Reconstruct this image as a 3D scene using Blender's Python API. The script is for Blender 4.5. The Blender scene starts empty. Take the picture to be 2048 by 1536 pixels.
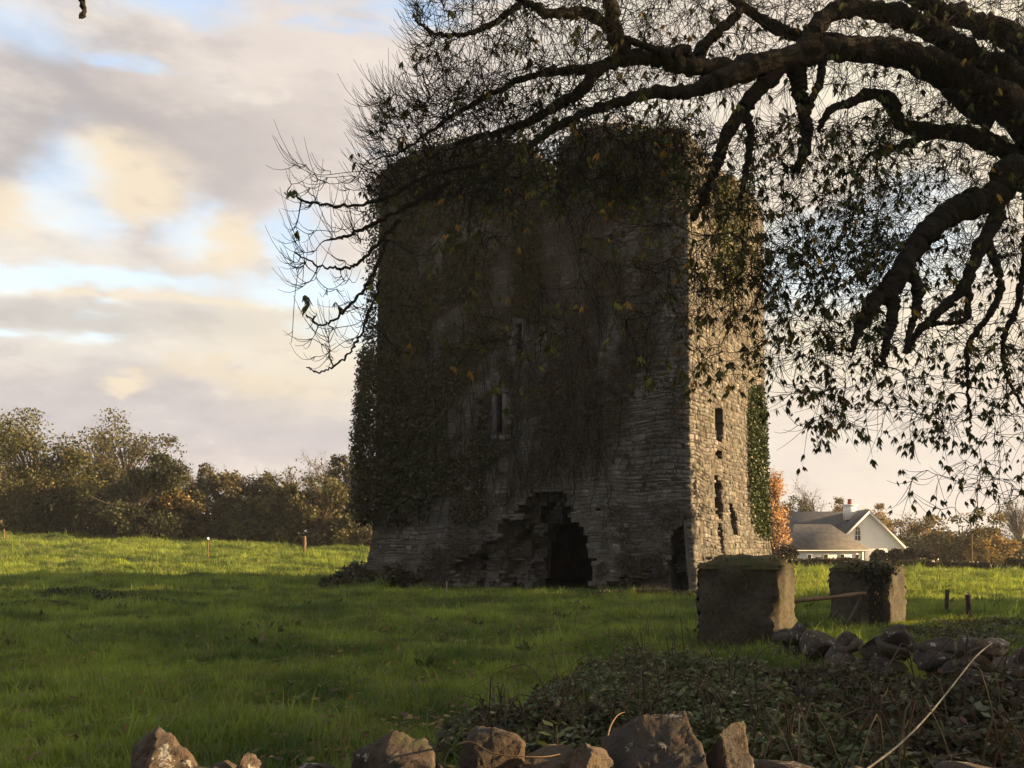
import bpy, math, random
import numpy as np
from mathutils import Vector

R = np.random.default_rng(7)
rad = math.radians
F, HY, CZ = 2000.0, 1090.0, 1.65          # focal length in photo pixels, horizon row, eye height
SCN = bpy.context.scene
COL = SCN.collection

# ------------------------------------------------------------------ camera
cam = bpy.data.cameras.new('camera')
cam.sensor_width = 36.0
cam.lens = 36.0 * F / 2048.0
cam.shift_y = (HY - 768.0) / 2048.0
cam.clip_start = 0.05
cam.clip_end = 5000.0
camo = bpy.data.objects.new('camera', cam)
camo.location = (0, 0, CZ)
camo.rotation_euler = (rad(90), 0, 0)
COL.objects.link(camo)
SCN.camera = camo

# ------------------------------------------------------------------ sun, sky, exposure
SUN_AZ, SUN_EL = rad(-4.0), rad(12.5)     # azimuth measured from +X, counter-clockwise
EXPOSURE = 1.85
FLARE_HAZE = 0.0003
SUN_DIR = Vector((math.cos(SUN_AZ) * math.cos(SUN_EL), math.sin(SUN_AZ) * math.cos(SUN_EL), math.sin(SUN_EL)))
sl = bpy.data.lights.new('sun', 'SUN')
sl.energy = 5.0
sl.angle = rad(0.53)
sl.color = (1.0, 0.67, 0.33)
so = bpy.data.objects.new('sun', sl)
so.rotation_euler = (-SUN_DIR).to_track_quat('-Z', 'Y').to_euler()
so.location = SUN_DIR * 200
COL.objects.link(so)

SCN.view_settings.view_transform = 'Standard'
SCN.view_settings.look = 'None'
SCN.view_settings.exposure = EXPOSURE
SCN.view_settings.gamma = 1.0
SCN.view_settings.use_curve_mapping = False
SCN.cycles.max_bounces = 4
SCN.cycles.diffuse_bounces = 2
SCN.cycles.transmission_bounces = 2
SCN.cycles.glossy_bounces = 1
SCN.cycles.use_denoising = True


def lin(r, g, b):
    f = lambda c: (c / 255 / 12.92) if c <= 10 else ((c / 255 + 0.055) / 1.055) ** 2.4
    return (f(r), f(g), f(b), 1.0)


class NT:
    """tiny helper to write node graphs as expressions"""
    def __init__(self, tree):
        self.t = tree
        self.n = tree.nodes
        self.l = tree.links

    def put(self, sock, v):
        if isinstance(v, bpy.types.NodeSocket):
            self.l.new(v, sock)
        elif v is not None:
            sock.default_value = v

    def m(self, op, a, b=None, c=None, clamp=False):
        nd = self.n.new('ShaderNodeMath')
        nd.operation = op
        nd.use_clamp = clamp
        for i, v in enumerate((a, b, c)):
            if v is not None:
                self.put(nd.inputs[i], v)
        return nd.outputs[0]

    def add(self, a, b): return self.m('ADD', a, b)
    def sub(self, a, b): return self.m('SUBTRACT', a, b)
    def mul(self, a, b): return self.m('MULTIPLY', a, b)

    def mix(self, f, a, b, blend='MIX'):
        nd = self.n.new('ShaderNodeMix')
        nd.data_type = 'RGBA'
        nd.blend_type = blend
        nd.clamp_factor = True
        self.put(nd.inputs[0], f)
        self.put(nd.inputs[6], a)
        self.put(nd.inputs[7], b)
        return nd.outputs[2]

    def ss(self, x, lo, hi, a=0.0, b=1.0):
        nd = self.n.new('ShaderNodeMapRange')
        nd.interpolation_type = 'SMOOTHSTEP'
        self.put(nd.inputs[0], x)
        for i, v in zip((1, 2, 3, 4), (lo, hi, a, b)):
            nd.inputs[i].default_value = v
        return nd.outputs[0]

    def noise(self, vec, scale, detail=4, rough=0.55, out=0):
        nd = self.n.new('ShaderNodeTexNoise')
        if vec is not None:
            self.l.new(vec, nd.inputs['Vector'])
        nd.inputs['Scale'].default_value = scale
        nd.inputs['Detail'].default_value = detail
        nd.inputs['Roughness'].default_value = rough
        return nd.outputs[out]

    def comb(self, x, y, z):
        nd = self.n.new('ShaderNodeCombineXYZ')
        for i, v in enumerate((x, y, z)):
            self.put(nd.inputs[i], v)
        return nd.outputs[0]

    def sep(self, v):
        nd = self.n.new('ShaderNodeSeparateXYZ')
        self.l.new(v, nd.inputs[0])
        return nd.outputs


def azel(px, py):
    x, z = (px - 1024) / F, (HY - py) / F
    return math.atan2(x, 1.0), math.atan2(z, math.hypot(x, 1.0))


def build_world():
    w = bpy.data.worlds.new('World')
    SCN.world = w
    w.use_nodes = True
    t = w.node_tree
    t.nodes.clear()
    k = NT(t)
    out = t.nodes.new('ShaderNodeOutputWorld')
    sky = t.nodes.new('ShaderNodeTexSky')
    sky.sky_type = 'NISHITA'
    sky.sun_disc = False
    sky.sun_elevation = SUN_EL
    sky.sun_rotation = math.pi / 2 - SUN_AZ
    sky.air_density = 1.0
    sky.dust_density = 1.0
    bg_sky = t.nodes.new('ShaderNodeBackground')
    bg_sky.inputs['Strength'].default_value = 0.135
    t.links.new(sky.outputs[0], bg_sky.inputs['Color'])

    d = t.nodes.new('ShaderNodeTexCoord').outputs['Generated']
    x, y, z = k.sep(d)
    az0 = k.m('ARCTAN2', x, y)
    el0 = k.m('ARCSINE', z)
    flat = k.comb(x, y, k.mul(z, 2.6))
    warp = k.sub(k.noise(flat, 4.0, 4, 0.6), 0.5)
    warp2 = k.sub(k.noise(k.comb(k.add(x, 5.0), y, k.mul(z, 2.2)), 5.0, 4, 0.62), 0.5)
    az = k.add(az0, k.mul(warp, 0.30))
    el = k.add(el0, k.mul(warp2, 0.13))
    n1 = k.noise(flat, 6.5, 6, 0.60)
    n2 = k.noise(k.comb(k.add(x, 9.0), y, k.mul(z, 5.0)), 3.0, 4, 0.6)
    fine = k.noise(flat, 22.0, 3, 0.6)

    def blob(px, py, rx, ry, hard=0.55):
        a0, e0 = azel(px, py)
        da = k.mul(k.sub(az, a0), F / rx)
        de = k.mul(k.sub(el, e0), F / ry)
        dist = k.m('SQRT', k.add(k.mul(da, da), k.mul(de, de)))
        return k.ss(dist, 1.0 + hard, 1.0 - hard)

    azp = k.add(az0, k.add(k.mul(warp, 0.07), k.mul(k.sub(fine, .5), 0.035)))
    elp = k.add(el0, k.add(k.mul(warp2, 0.05), k.mul(k.sub(fine, .5), 0.03)))

    def puff(px, py, rx, ry, hard=0.55):
        a0, e0 = azel(px, py)
        da = k.mul(k.sub(azp, a0), F / rx)
        de = k.mul(k.sub(elp, e0), F / ry)
        dist = k.m('SQRT', k.add(k.mul(da, da), k.mul(de, de)))
        return k.ss(dist, 1.0 + hard, 1.0 - hard)

    E = 1.0 / 2 ** EXPOSURE
    c = lambda r, g, b, s=1.0: tuple(v * E * s for v in lin(r, g, b)[:3]) + (1.0,)
    # the deck is warm towards the sun's side of the sky and mauve-grey away from it
    side = k.ss(x, -0.26, 0.32)
    mauve = k.mix(k.ss(n1, 0.36, 0.64), c(192, 187, 187), c(240, 230, 220))
    peach = k.mix(k.ss(n1, 0.34, 0.66), c(246, 230, 212), c(255, 246, 224))
    col = k.mix(side, mauve, peach)
    col = k.mix(k.mul(blob(720, 250, 300, 330, 0.8), 0.8), col, c(244, 231, 220))
    col = k.mix(k.mul(blob(380, 260, 420, 85, 0.7), 0.5), col, c(190, 181, 179))
    # long bands low over the trees
    band = k.add(el0, k.add(k.mul(warp2, 0.05), k.mul(warp, 0.02)))
    def strip(py, h, soft):
        e0 = azel(350, py)[1]
        return k.ss(k.m('ABSOLUTE', k.sub(band, e0)), (h + soft) / F, max(h - soft, 1) / F)
    left = k.ss(x, 0.02, -0.16)
    col = k.mix(k.mul(k.mul(strip(625, 110, 60), left), 0.8), col, c(240, 233, 222))
    col = k.mix(k.mul(k.mul(strip(648, 30, 28), left), 0.6), col, c(202, 199, 196))
    col = k.mix(k.mul(k.mul(strip(600, 9, 8), left), 0.6), col, c(255, 238, 208))
    col = k.mix(k.mul(k.mul(blob(540, 770, 180, 16, 0.8), left), 0.45), col, c(250, 226, 184))
    col = k.mix(k.mul(k.mul(strip(850, 66, 40), left), 0.7), col, c(212, 204, 204))
    col = k.mix(k.mul(k.mul(strip(1010, 90, 70), left), 0.7), col, c(232, 218, 210))
    # warm bright puffs catching the low sun
    for px, py, rx, ry in ((250, 350, 95, 58), (425, 480, 92, 44), (60, 410, 76, 38), (255, 768, 40, 16), (185, 300, 48, 32)):
        col = k.mix(k.mul(puff(px, py, rx, ry, 0.55), 0.9), col, c(252, 234, 206))
    col = k.mix(k.mul(blob(660, 700, 190, 110, 0.8), 0.6), col, c(255, 240, 212))
    # glow towards the sun
    toward = k.add(k.add(k.mul(x, SUN_DIR[0]), k.mul(y, SUN_DIR[1])), k.mul(z, SUN_DIR[2]))
    col = k.mix(k.mul(k.ss(toward, 0.12, 0.90), 0.9), col, c(255, 232, 188, 1.1))
    col = k.mix(k.mul(k.ss(k.add(el0, k.mul(warp2, .08)), 0.17, 0.06), k.mul(side, 0.75)), col, c(240, 226, 215))
    col = k.mix(k.mul(blob(1700, 690, 260, 60, 0.7), 0.6), col, c(255, 242, 212))
    col = k.mix(k.mul(k.ss(fine, 0.52, 0.75), k.ss(n1, .45, .6, 0.0, 0.5)), col, c(255, 244, 226))
    col = k.mix(k.mul(k.ss(fine, 0.48, 0.28), 0.22), col, c(186, 178, 178))
    bg_c = t.nodes.new('ShaderNodeBackground')
    t.links.new(col, bg_c.inputs['Color'])
    # holes in the deck where the blue shows, more of them overhead
    hole = k.ss(k.add(n2, k.mul(warp, 0.25)), 0.60, 0.76)
    hole = k.mul(hole, k.ss(side, 0.9, 0.3))
    hole = k.m('MAXIMUM', hole, k.mul(k.ss(el0, 0.50, 0.75), k.ss(n1, 0.62, 0.44, 0.15, 0.65)))
    for px, py, rx, ry, q in ((410, 10, 130, 42, .7), (30, 60, 110, 50, .5), (130, 535, 260, 26, .5), (640, 560, 150, 45, .6),
                              (100, 350, 70, 60, .45), (320, 430, 60, 40, .45), (1660, 520, 200, 75, .5), (570, 470, 70, 40, .6), (720, 640, 90, 60, .5)):
        hole = k.m('MAXIMUM', hole, k.mul(blob(px, py, rx, ry, 0.7), q))
    hole = k.mul(hole, .85)
    mixs = t.nodes.new('ShaderNodeMixShader')
    t.links.new(hole, mixs.inputs[0])
    t.links.new(bg_c.outputs[0], mixs.inputs[1])
    t.links.new(bg_sky.outputs[0], mixs.inputs[2])
    t.links.new(mixs.outputs[0], out.inputs[0])


build_world()


# ------------------------------------------------------------------ helpers
def at(px, py, Y):
    return np.array(((px - 1024) / F * Y, Y, CZ - (py - HY) / F * Y))


def norm(a):
    return a / np.maximum(np.linalg.norm(a, axis=-1, keepdims=True), 1e-9)


def sstep(x, a, b):
    t = np.clip((x - a) / (b - a), 0, 1)
    return t * t * (3 - 2 * t)


_w = [(R.uniform(0, 6.28), R.uniform(0, 6.28), R.uniform(.8, 1.25)) for _ in range(40)]


def wob(x, y, scale, k0=0):
    """cheap smooth noise from a few sine waves, about -1..1"""
    s = 0
    for i in range(5):
        a, p, f = _w[(k0 * 5 + i) % 40]
        q = 6.283 / scale * f
        s = s + np.sin((x * math.cos(a) + y * math.sin(a)) * q + p)
    return s / 2.6


def H(x, y):
    x = np.asarray(x, float)
    y = np.asarray(y, float)
    far = sstep(y, 46, 92)
    h = far * (0.70 - 0.0475 * np.clip(x, -70, 60))
    h = h + 0.05 * wob(x, y, 9, 0) * sstep(y, 7, 12) + 0.045 * wob(x, y, 2.8, 1) * sstep(y, 7, 12)
    f2 = sstep(y, 40, 55)
    h = h + f2 * (0.15 * wob(x * .8, y, 5.0, 2) + 0.075 * wob(x * .9, y, 2.1, 3))
    h = h + 1.2 * sstep(y, 130, 400)
    return h


MATS = {}


def material(name, fn):
    m = bpy.data.materials.new(name)
    m.use_nodes = True
    t = m.node_tree
    t.nodes.clear()
    k = NT(t)
    out = t.nodes.new('ShaderNodeOutputMaterial')
    p = t.nodes.new('ShaderNodeBsdfPrincipled')
    t.links.new(p.outputs[0], out.inputs[0])
    p.inputs['Specular IOR Level'].default_value = 0.25
    fn(k, p, out)
    MATS[name] = m
    return m


def pos(k):
    return k.n.new('ShaderNodeNewGeometry').outputs['Position']


def bump(k, p, h, strength=0.5, dist=0.02):
    b = k.n.new('ShaderNodeBump')
    b.inputs['Strength'].default_value = strength
    b.inputs['Distance'].default_value = dist
    k.l.new(h, b.inputs['Height'])
    k.l.new(b.outputs[0], p.inputs['Normal'])


def attr(k, name='Col'):
    a = k.n.new('ShaderNodeAttribute')
    a.attribute_name = name
    return a.outputs['Color']


def leaf_mat(name, trans=0.35, gloss=0.55):
    def fn(k, p, out):
        c = attr(k)
        k.l.new(c, p.inputs['Base Color'])
        p.inputs['Roughness'].default_value = gloss
        tr = k.n.new('ShaderNodeBsdfTranslucent')
        k.l.new(k.mix(1.0, c, (1.15, 1.0, 0.55, 1), 'MULTIPLY'), tr.inputs['Color'])
        ms = k.n.new('ShaderNodeMixShader')
        ms.inputs[0].default_value = trans
        k.l.new(p.outputs[0], ms.inputs[1])
        k.l.new(tr.outputs[0], ms.inputs[2])
        k.l.new(ms.outputs[0], out.inputs[0])
    return material(name, fn)


def two_tone(name, a, b, scale=3.0, rough=0.85, bs=0.4, bd=0.02, bscale=30, c=None, cs=0.8, lo=.4, hi=.6):
    def fn(k, p, out):
        P = pos(k)
        col = k.mix(k.ss(k.noise(P, scale, 6, .6), lo, hi), a + (1,), b + (1,))
        if c:
            col = k.mix(k.ss(k.noise(P, cs, 7, .65), .52, .64), col, c + (1,))
        fine = k.noise(P, bscale, 6, .65)
        col = k.mix(k.mul(fine, .55), col, k.mix(1.0, col, (.35, .35, .35, 1), 'MULTIPLY'))
        k.l.new(col, p.inputs['Base Color'])
        p.inputs['Roughness'].default_value = rough
        bump(k, p, fine, bs, bd)
    return material(name, fn)


def stone_mat(name, a, b, lichen, moss=None, tint_attr=True, bscale=22):
    """masonry: colour from each stone's own tint, blotched with lichen and grime"""
    def fn(k, p, out):
        P = pos(k)
        n = k.noise(P, 2.2, 7, .62)
        col = k.mix(k.ss(n, .35, .65), a + (1,), b + (1,))
        if tint_attr:
            col = k.mix(1.0, col, attr(k), 'MULTIPLY')
        l = k.noise(P, 5.5, 8, .7)
        col = k.mix(k.mul(k.ss(l, .60, .68), .75), col, lichen + (1,))
        if moss:
            col = k.mix(k.mul(k.ss(k.noise(P, 1.1, 6, .65), .50, .66), .8), col, moss + (1,))
        f = k.noise(P, bscale, 8, .68)
        col = k.mix(k.ss(f, .55, .28), col, k.mix(1.0, col, (.4, .4, .4, 1), 'MULTIPLY'))
        k.l.new(col, p.inputs['Base Color'])
        p.inputs['Roughness'].default_value = .92
        bump(k, p, f, .7, .03)
    return material(name, fn)


stone_mat('tower_stone', (.140, .134, .130), (.092, .092, .094), (.20, .19, .18), (.072, .066, .054))
two_tone('mortar', (.075, .068, .060), (.105, .096, .084), 1.5, .95, .8, .05, 9)


def rock_fn(k, p, out):
    """wall rock: brown to grey, crusted with pale lichen, darkened in cracks and hollows of the grain"""
    P = pos(k)
    col = k.mix(k.ss(k.noise(P, 4.5, 6, .65), .38, .62), (.105, .080, .062, 1), (.066, .062, .060, 1))
    col = k.mix(k.ss(k.noise(P, 13, 6, .7), .45, .7), col, (.065, .05, .04, 1))
    col = k.mix(1.0, col, attr(k), 'MULTIPLY')
    col = k.mix(k.mul(k.ss(k.noise(P, 9.5, 8, .72), .585, .625), .85), col, (.40, .39, .36, 1))
    col = k.mix(k.mul(k.ss(k.noise(P, 3.2, 7, .68), .56, .66), .75), col, (.075, .085, .04, 1))
    f = k.noise(P, 42, 8, .72)
    col = k.mix(k.ss(f, .50, .30), col, k.mix(1.0, col, (.3, .3, .3, 1), 'MULTIPLY'))
    k.l.new(col, p.inputs['Base Color'])
    p.inputs['Roughness'].default_value = .93
    bump(k, p, k.add(f, k.mul(k.noise(P, 12, 6, .65), 1.6)), .9, .022)


material('field_stone', rock_fn)
stone_mat('pillar_stone', (.074, .066, .050), (.044, .040, .032), (.13, .12, .09), (.050, .045, .020), False, 16)
two_tone('bark', (.014, .012, .010), (.024, .020, .017), 3, .95, 1.0, .06, 16, c=(.020, .022, .011), cs=1.2)
two_tone('far_bark', (.09, .072, .055), (.13, .11, .085), 2, .95, .3, .02, 12)
two_tone('weathered_wood', (.20, .13, .075), (.13, .085, .05), 8, .9, .4, .01, 50)
two_tone('grey_wood', (.07, .058, .045), (.045, .038, .03), 8, .9, .4, .01, 50)
two_tone('pale_cane', (.36, .33, .27), (.22, .19, .15), 10, .8, .3, .003, 80)
two_tone('red_cane', (.085, .05, .038), (.065, .055, .032), 10, .7, .3, .003, 80)
two_tone('white_render', (.88, .88, .90), (.83, .83, .86), 1.2, .9, .2, .01, 20)
two_tone('slate_dark', (.040, .042, .052), (.055, .055, .066), 4, .6, .4, .02, 12)
two_tone('slate_brown', (.125, .115, .112), (.085, .080, .080), 2, .75, .4, .02, 12)
two_tone('clay', (.36, .07, .05), (.28, .06, .045), 9, .8)
two_tone('soil', (.055, .042, .028), (.035, .028, .02), 4, .95, .8, .03, 15)
two_tone('moss', (.055, .06, .022), (.085, .07, .03), 6, .95, .9, .02, 40)
material('window_glass', lambda k, p, o: (setattr(p.inputs['Base Color'], 'default_value', (.02, .025, .03, 1)),
                                          setattr(p.inputs['Roughness'], 'default_value', .08),
                                          setattr(p.inputs['Specular IOR Level'], 'default_value', .5)))
material('white_cap', lambda k, p, o: setattr(p.inputs['Base Color'], 'default_value', (.75, .75, .72, 1)))
leaf_mat('leaf', .35)
leaf_mat('ivy_leaf', .12, .45)
leaf_mat('dry_leaf', .4, .6)


def ground_fn(k, p, out):
    P = pos(k)
    n = k.noise(P, .22, 6, .6)
    col = k.mix(k.ss(n, .38, .62), (.070, .100, .026, 1), (.125, .150, .036, 1))
    col = k.mix(k.mul(k.ss(k.noise(P, 1.6, 7, .65), .5, .7), .6), col, (.075, .085, .032, 1))
    k.l.new(col, p.inputs['Base Color'])
    p.inputs['Roughness'].default_value = .95
    bump(k, p, k.noise(P, 9, 6, .7), .9, .12)


material('turf', ground_fn)


def grass_fn(k, p, out):
    P = pos(k)
    n = k.noise(P, .30, 6, .62)
    col = k.mix(k.ss(n, .38, .62), (.074, .128, .042, 1), (.285, .370, .078, 1))
    col = k.mix(k.mul(k.ss(k.noise(P, 1.1, 5, .6), .46, .66), .5), col, (.26, .27, .08, 1))
    rnd = k.n.new('ShaderNodeObjectInfo').outputs['Random']
    col = k.mix(k.mul(k.ss(k.noise(P, .75, 5, .6), .50, .64), .55), col, (.046, .068, .028, 1))
    col = k.mix(k.mul(k.ss(rnd, .90, .97), .7), col, (.22, .17, .09, 1))
    col = k.mix(k.mul(rnd, .40), col, (.055, .085, .022, 1))
    k.l.new(col, p.inputs['Base Color'])
    p.inputs['Roughness'].default_value = .55
    tr = k.n.new('ShaderNodeBsdfTranslucent')
    k.l.new(k.mix(1.0, col, (1.3, 1.25, .6, 1), 'MULTIPLY'), tr.inputs['Color'])
    ms = k.n.new('ShaderNodeMixShader')
    ms.inputs[0].default_value = .45
    k.l.new(p.outputs[0], ms.inputs[1])
    k.l.new(tr.outputs[0], ms.inputs[2])
    k.l.new(ms.outputs[0], out.inputs[0])


material('grass_blade', grass_fn)


def tag(o, label=None, cat=None, group=None, kind=None):
    for a, b in (('label', label), ('category', cat), ('group', group), ('kind', kind)):
        if b:
            o[a] = b
    return o


def root(name, loc, label, cat, group=None):
    o = bpy.data.objects.new(name, None)
    o.location = loc
    o.empty_display_size = .2
    COL.objects.link(o)
    return tag(o, label, cat, group)


def base_of(o):
    v = Vector((0, 0, 0))
    while o is not None:
        v += o.location
        o = o.parent
    return np.array(v)


def mesh(name, V, Fs, mat, parent=None, col=None, smooth=False, center=False):
    """one mesh object from arrays; V in world space; Fs = list of (m,3)/(m,4) arrays"""
    V = np.asarray(V, float).reshape(-1, 3)
    if isinstance(Fs, np.ndarray):
        Fs = [Fs]
    Fs = [np.asarray(f, np.int64) for f in Fs if len(f)]
    off = base_of(parent)
    loc = np.zeros(3)
    if center:
        loc = V.mean(0) - off if parent else V.mean(0)
        off = off + loc if parent else loc
    V = V - off
    me = bpy.data.meshes.new(name)
    me.vertices.add(len(V))
    me.vertices.foreach_set('co', V.astype(np.float32).ravel())
    idx = np.concatenate([f.ravel() for f in Fs])
    tot = np.concatenate([np.full(len(f), f.shape[1]) for f in Fs])
    st = np.concatenate([[0], np.cumsum(tot)[:-1]])
    me.loops.add(len(idx))
    me.loops.foreach_set('vertex_index', idx.astype(np.int32))
    me.polygons.add(len(tot))
    me.polygons.foreach_set('loop_start', st.astype(np.int32))
    if smooth:
        me.polygons.foreach_set('use_smooth', np.ones(len(tot), bool))
    if col is not None:
        a = me.color_attributes.new('Col', 'FLOAT_COLOR', 'POINT')
        c = np.ones((len(V), 4), np.float32)
        c[:, :3] = col
        a.data.foreach_set('color', c.ravel())
    me.update(calc_edges=True)
    me.validate()
    me.materials.append(MATS[mat])
    o = bpy.data.objects.new(name, me)
    o.location = loc
    COL.objects.link(o)
    if parent:
        o.parent = parent
    return o


class Bag:
    def __init__(self):
        self.V, self.F3, self.F4, self.C, self.n = [], [], [], [], 0

    def put(self, V, F, col=None):
        V = np.asarray(V, float).reshape(-1, 3)
        F = np.asarray(F, np.int64)
        if not len(V):
            return
        (self.F4 if F.shape[1] == 4 else self.F3).append(F + self.n)
        self.V.append(V)
        c = np.ones((len(V), 3)) if col is None else np.broadcast_to(np.asarray(col, float), (len(V), 3))
        self.C.append(c)
        self.n += len(V)

    def build(self, name, mat, parent=None, smooth=False, center=False):
        Fs = []
        if self.F3: Fs.append(np.concatenate(self.F3))
        if self.F4: Fs.append(np.concatenate(self.F4))
        return mesh(name, np.concatenate(self.V), Fs, mat, parent, np.concatenate(self.C), smooth, center)


def tubes(P, Rr, k=5):
    """n polylines of m points -> tube surfaces; P (n,m,3), Rr (n,m)"""
    P = np.asarray(P, float)
    n, m = P.shape[:2]
    Rr = np.broadcast_to(Rr, (n, m))
    T = np.gradient(P, axis=1)
    T = norm(T)
    ref = np.where(np.abs(T[:, :1, 2:3]) > .85, np.array([1., 0, 0]), np.array([0, 0, 1.]))
    A = norm(np.cross(T, np.broadcast_to(ref, T.shape)))
    B = np.cross(T, A)
    th = np.arange(k) * 2 * math.pi / k
    ring = A[:, :, None] * np.cos(th)[None, None, :, None] + B[:, :, None] * np.sin(th)[None, None, :, None]
    V = P[:, :, None] + ring * Rr[:, :, None, None]
    i = np.arange(m - 1)[:, None] * k
    j = np.arange(k)[None]
    j2 = (j + 1) % k
    q = np.stack([i + j, i + j2, i + k + j2, i + k + j], -1).reshape(-1, 4)
    Fq = (q[None] + (np.arange(n) * m * k)[:, None, None]).reshape(-1, 4)
    return V.reshape(-1, 3), Fq


def resample(pts, m):
    pts = np.asarray(pts, float)
    n = len(pts)
    t = np.linspace(0, n - 1, m)
    i = np.clip(t.astype(int), 0, n - 2)
    f = (t - i)[:, None]
    g = lambda j: pts[np.clip(j, 0, n - 1)]
    p0, p1, p2, p3 = g(i - 1), g(i), g(i + 1), g(i + 2)
    return .5 * ((2 * p1) + (-p0 + p2) * f + (2 * p0 - 5 * p1 + 4 * p2 - p3) * f ** 2 + (-p0 + 3 * p1 - 3 * p2 + p3) * f ** 3)


def leaves(C, D, L, Wd, rng, fold=.25, up=None):
    """rhombic leaves with a folded midrib: base C, axis D, length L, width Wd"""
    n = len(C)
    D = norm(D)
    S = norm(np.cross(D, rng.normal(size=(n, 3)) if up is None else rng.normal(0, up, (n, 3)) + np.array((0, -.25, 1.))))
    N = np.cross(D, S)
    L = np.broadcast_to(L, (n,))[:, None]
    Wd = np.broadcast_to(Wd, (n,))[:, None]
    mid = C + D * L * .45 + N * Wd * fold
    V = np.stack([C, mid + S * Wd * .5 - N * Wd * fold * .6, C + D * L, mid - S * Wd * .5 - N * Wd * fold * .6], 1)
    i = np.arange(n)[:, None] * 4
    return V.reshape(-1, 3), i + np.array([[0, 1, 2, 3]])


def pick(pal, n, rng, var=.3, rep=4):
    pal = np.asarray(pal)
    w = pal[:, 3] / pal[:, 3].sum()
    c = pal[rng.choice(len(pal), n, p=w), :3] * rng.uniform(1 - var, 1 + var, (n, 1))
    return np.repeat(c, rep, 0)


def box(b, x0, x1, y0, y1, z0, z1, col=None):
    V = [(x, y, z) for z in (z0, z1) for y in (y0, y1) for x in (x0, x1)]
    b.put(V, [(0, 2, 3, 1), (4, 5, 7, 6), (0, 1, 5, 4), (2, 6, 7, 3), (0, 4, 6, 2), (1, 3, 7, 5)], col)


def inpoly(x, y, poly):
    x = np.asarray(x, float); y = np.asarray(y, float)
    c = np.zeros(x.shape, bool)
    n = len(poly)
    j = n - 1
    for i in range(n):
        xi, yi = poly[i]; xj, yj = poly[j]
        m = ((yi > y) != (yj > y)) & (x < (xj - xi) * (y - yi) / (yj - yi + 1e-12) + xi)
        c ^= m
        j = i
    return c


_ico = {}


def ico(sub):
    if sub not in _ico:
        import bmesh
        bm = bmesh.new()
        bmesh.ops.create_icosphere(bm, subdivisions=sub, radius=1.0)
        V = np.array([v.co[:] for v in bm.verts])
        Fc = np.array([[v.index for v in f.verts] for f in bm.faces])
        bm.free()
        _ico[sub] = (V, Fc)
    return _ico[sub]


def rock(rng, sub=2, cuts=9, rough=.03):
    """angular boulder in a unit box: sphere cut by random planes, with chipped and layered faces"""
    V, Fc = ico(sub)
    V = V.copy()
    tilt = norm(rng.normal(size=3) + np.array((0, 0, 1.2)))
    for q in range(cuts):
        n = norm(rng.normal(size=3))
        d = rng.uniform(.38, .74)
        s = V @ n
        V -= np.maximum(s - d, 0)[:, None] * n * (1 if q % 3 else .9)
    if sub >= 4:
        lay = V @ tilt
        st = np.floor(lay * 9 + .8 * wob(V[:, 0], V[:, 1], .9, 3))
        V += (rough * .9 * np.sin(st * 12.9898 + rng.uniform(0, 6)))[:, None] * norm(V - tilt * lay[:, None])
        o = rng.uniform(0, 20)
        for f, a in ((.9, .8), (.4, .55), (.17, .3)):
            V += (rough * a * wob(V[:, 0] + o, V[:, 1] + V[:, 2] * 1.3, f, 4))[:, None] * norm(V)
    else:
        V += rough * (wob(V[:, 0] * 3 + rng.uniform(0, 9), V[:, 1] * 3 + V[:, 2] * 2.3, 2.0, 4)[:, None] * norm(V))
        V += rng.normal(0, rough * .25, V.shape)
    V -= (V.max(0) + V.min(0)) / 2
    V /= np.abs(V).max(0)
    return V, Fc


def rotz(V, a):
    c, s = math.cos(a), math.sin(a)
    V = np.asarray(V, float)
    return np.stack([V[..., 0] * c - V[..., 1] * s, V[..., 0] * s + V[..., 1] * c, V[..., 2]], -1)


# ------------------------------------------------------------------ ground
def build_ground():
    def axis(parts):
        return np.unique(np.concatenate([np.arange(a, b, s) for a, b, s in parts]))
    xs = axis([(-400, -120, 20), (-120, -60, 4), (-60, 50, .55), (50, 120, 4), (120, 401, 20)])
    ys = axis([(-80, -20, 10), (-20, 6, 1), (6, 36, .45), (36, 100, .5), (100, 200, 5), (200, 601, 20)])
    X, Y = np.meshgrid(xs, ys)
    V = np.stack([X, Y, H(X, Y)], -1).reshape(-1, 3)
    nx, ny = len(xs), len(ys)
    i = np.arange(ny - 1)[:, None] * nx + np.arange(nx - 1)[None]
    i = i.reshape(-1)
    Fq = np.stack([i, i + 1, i + 1 + nx, i + nx], -1)
    o = mesh('ground', V, Fq, 'turf', smooth=True)
    tag(o, kind='structure')


build_ground()

# ------------------------------------------------------------------ tower
PHI = rad(26.7)
TL, TW = 11.0, 12.17
TC = np.array((5.79, 33.0, 0.0))
dR = np.array((math.sin(PHI), math.cos(PHI), 0.0))      # along the sunlit side, away
dL = np.array((-math.cos(PHI), math.sin(PHI), 0.0))     # along the shaded front, to its far end
nF = -dR
nR = -dL
ZB = -0.35


def toff(v):
    v = np.asarray(v, float)
    return .34 * np.clip((3.6 - v) / 3.6, 0, 1.1) ** 1.7 + .010 * (15 - v)


def to_panel(px, py, which):
    """photo pixel -> (u, v) on the front (0) or side (1) plane"""
    px = np.asarray(px, float); py = np.asarray(py, float)
    n, d = (nF, dL) if which == 0 else (nR, dR)
    D = np.stack([(px - 1024) / F, np.ones_like(px), -(py - HY) / F], -1)
    t = ((TC - np.array((0, 0, CZ))) @ n) / (D @ n)
    Pt = D * t[..., None] + np.array((0, 0, CZ))
    u = (Pt - TC) @ d
    return u, Pt[..., 2]


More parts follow.
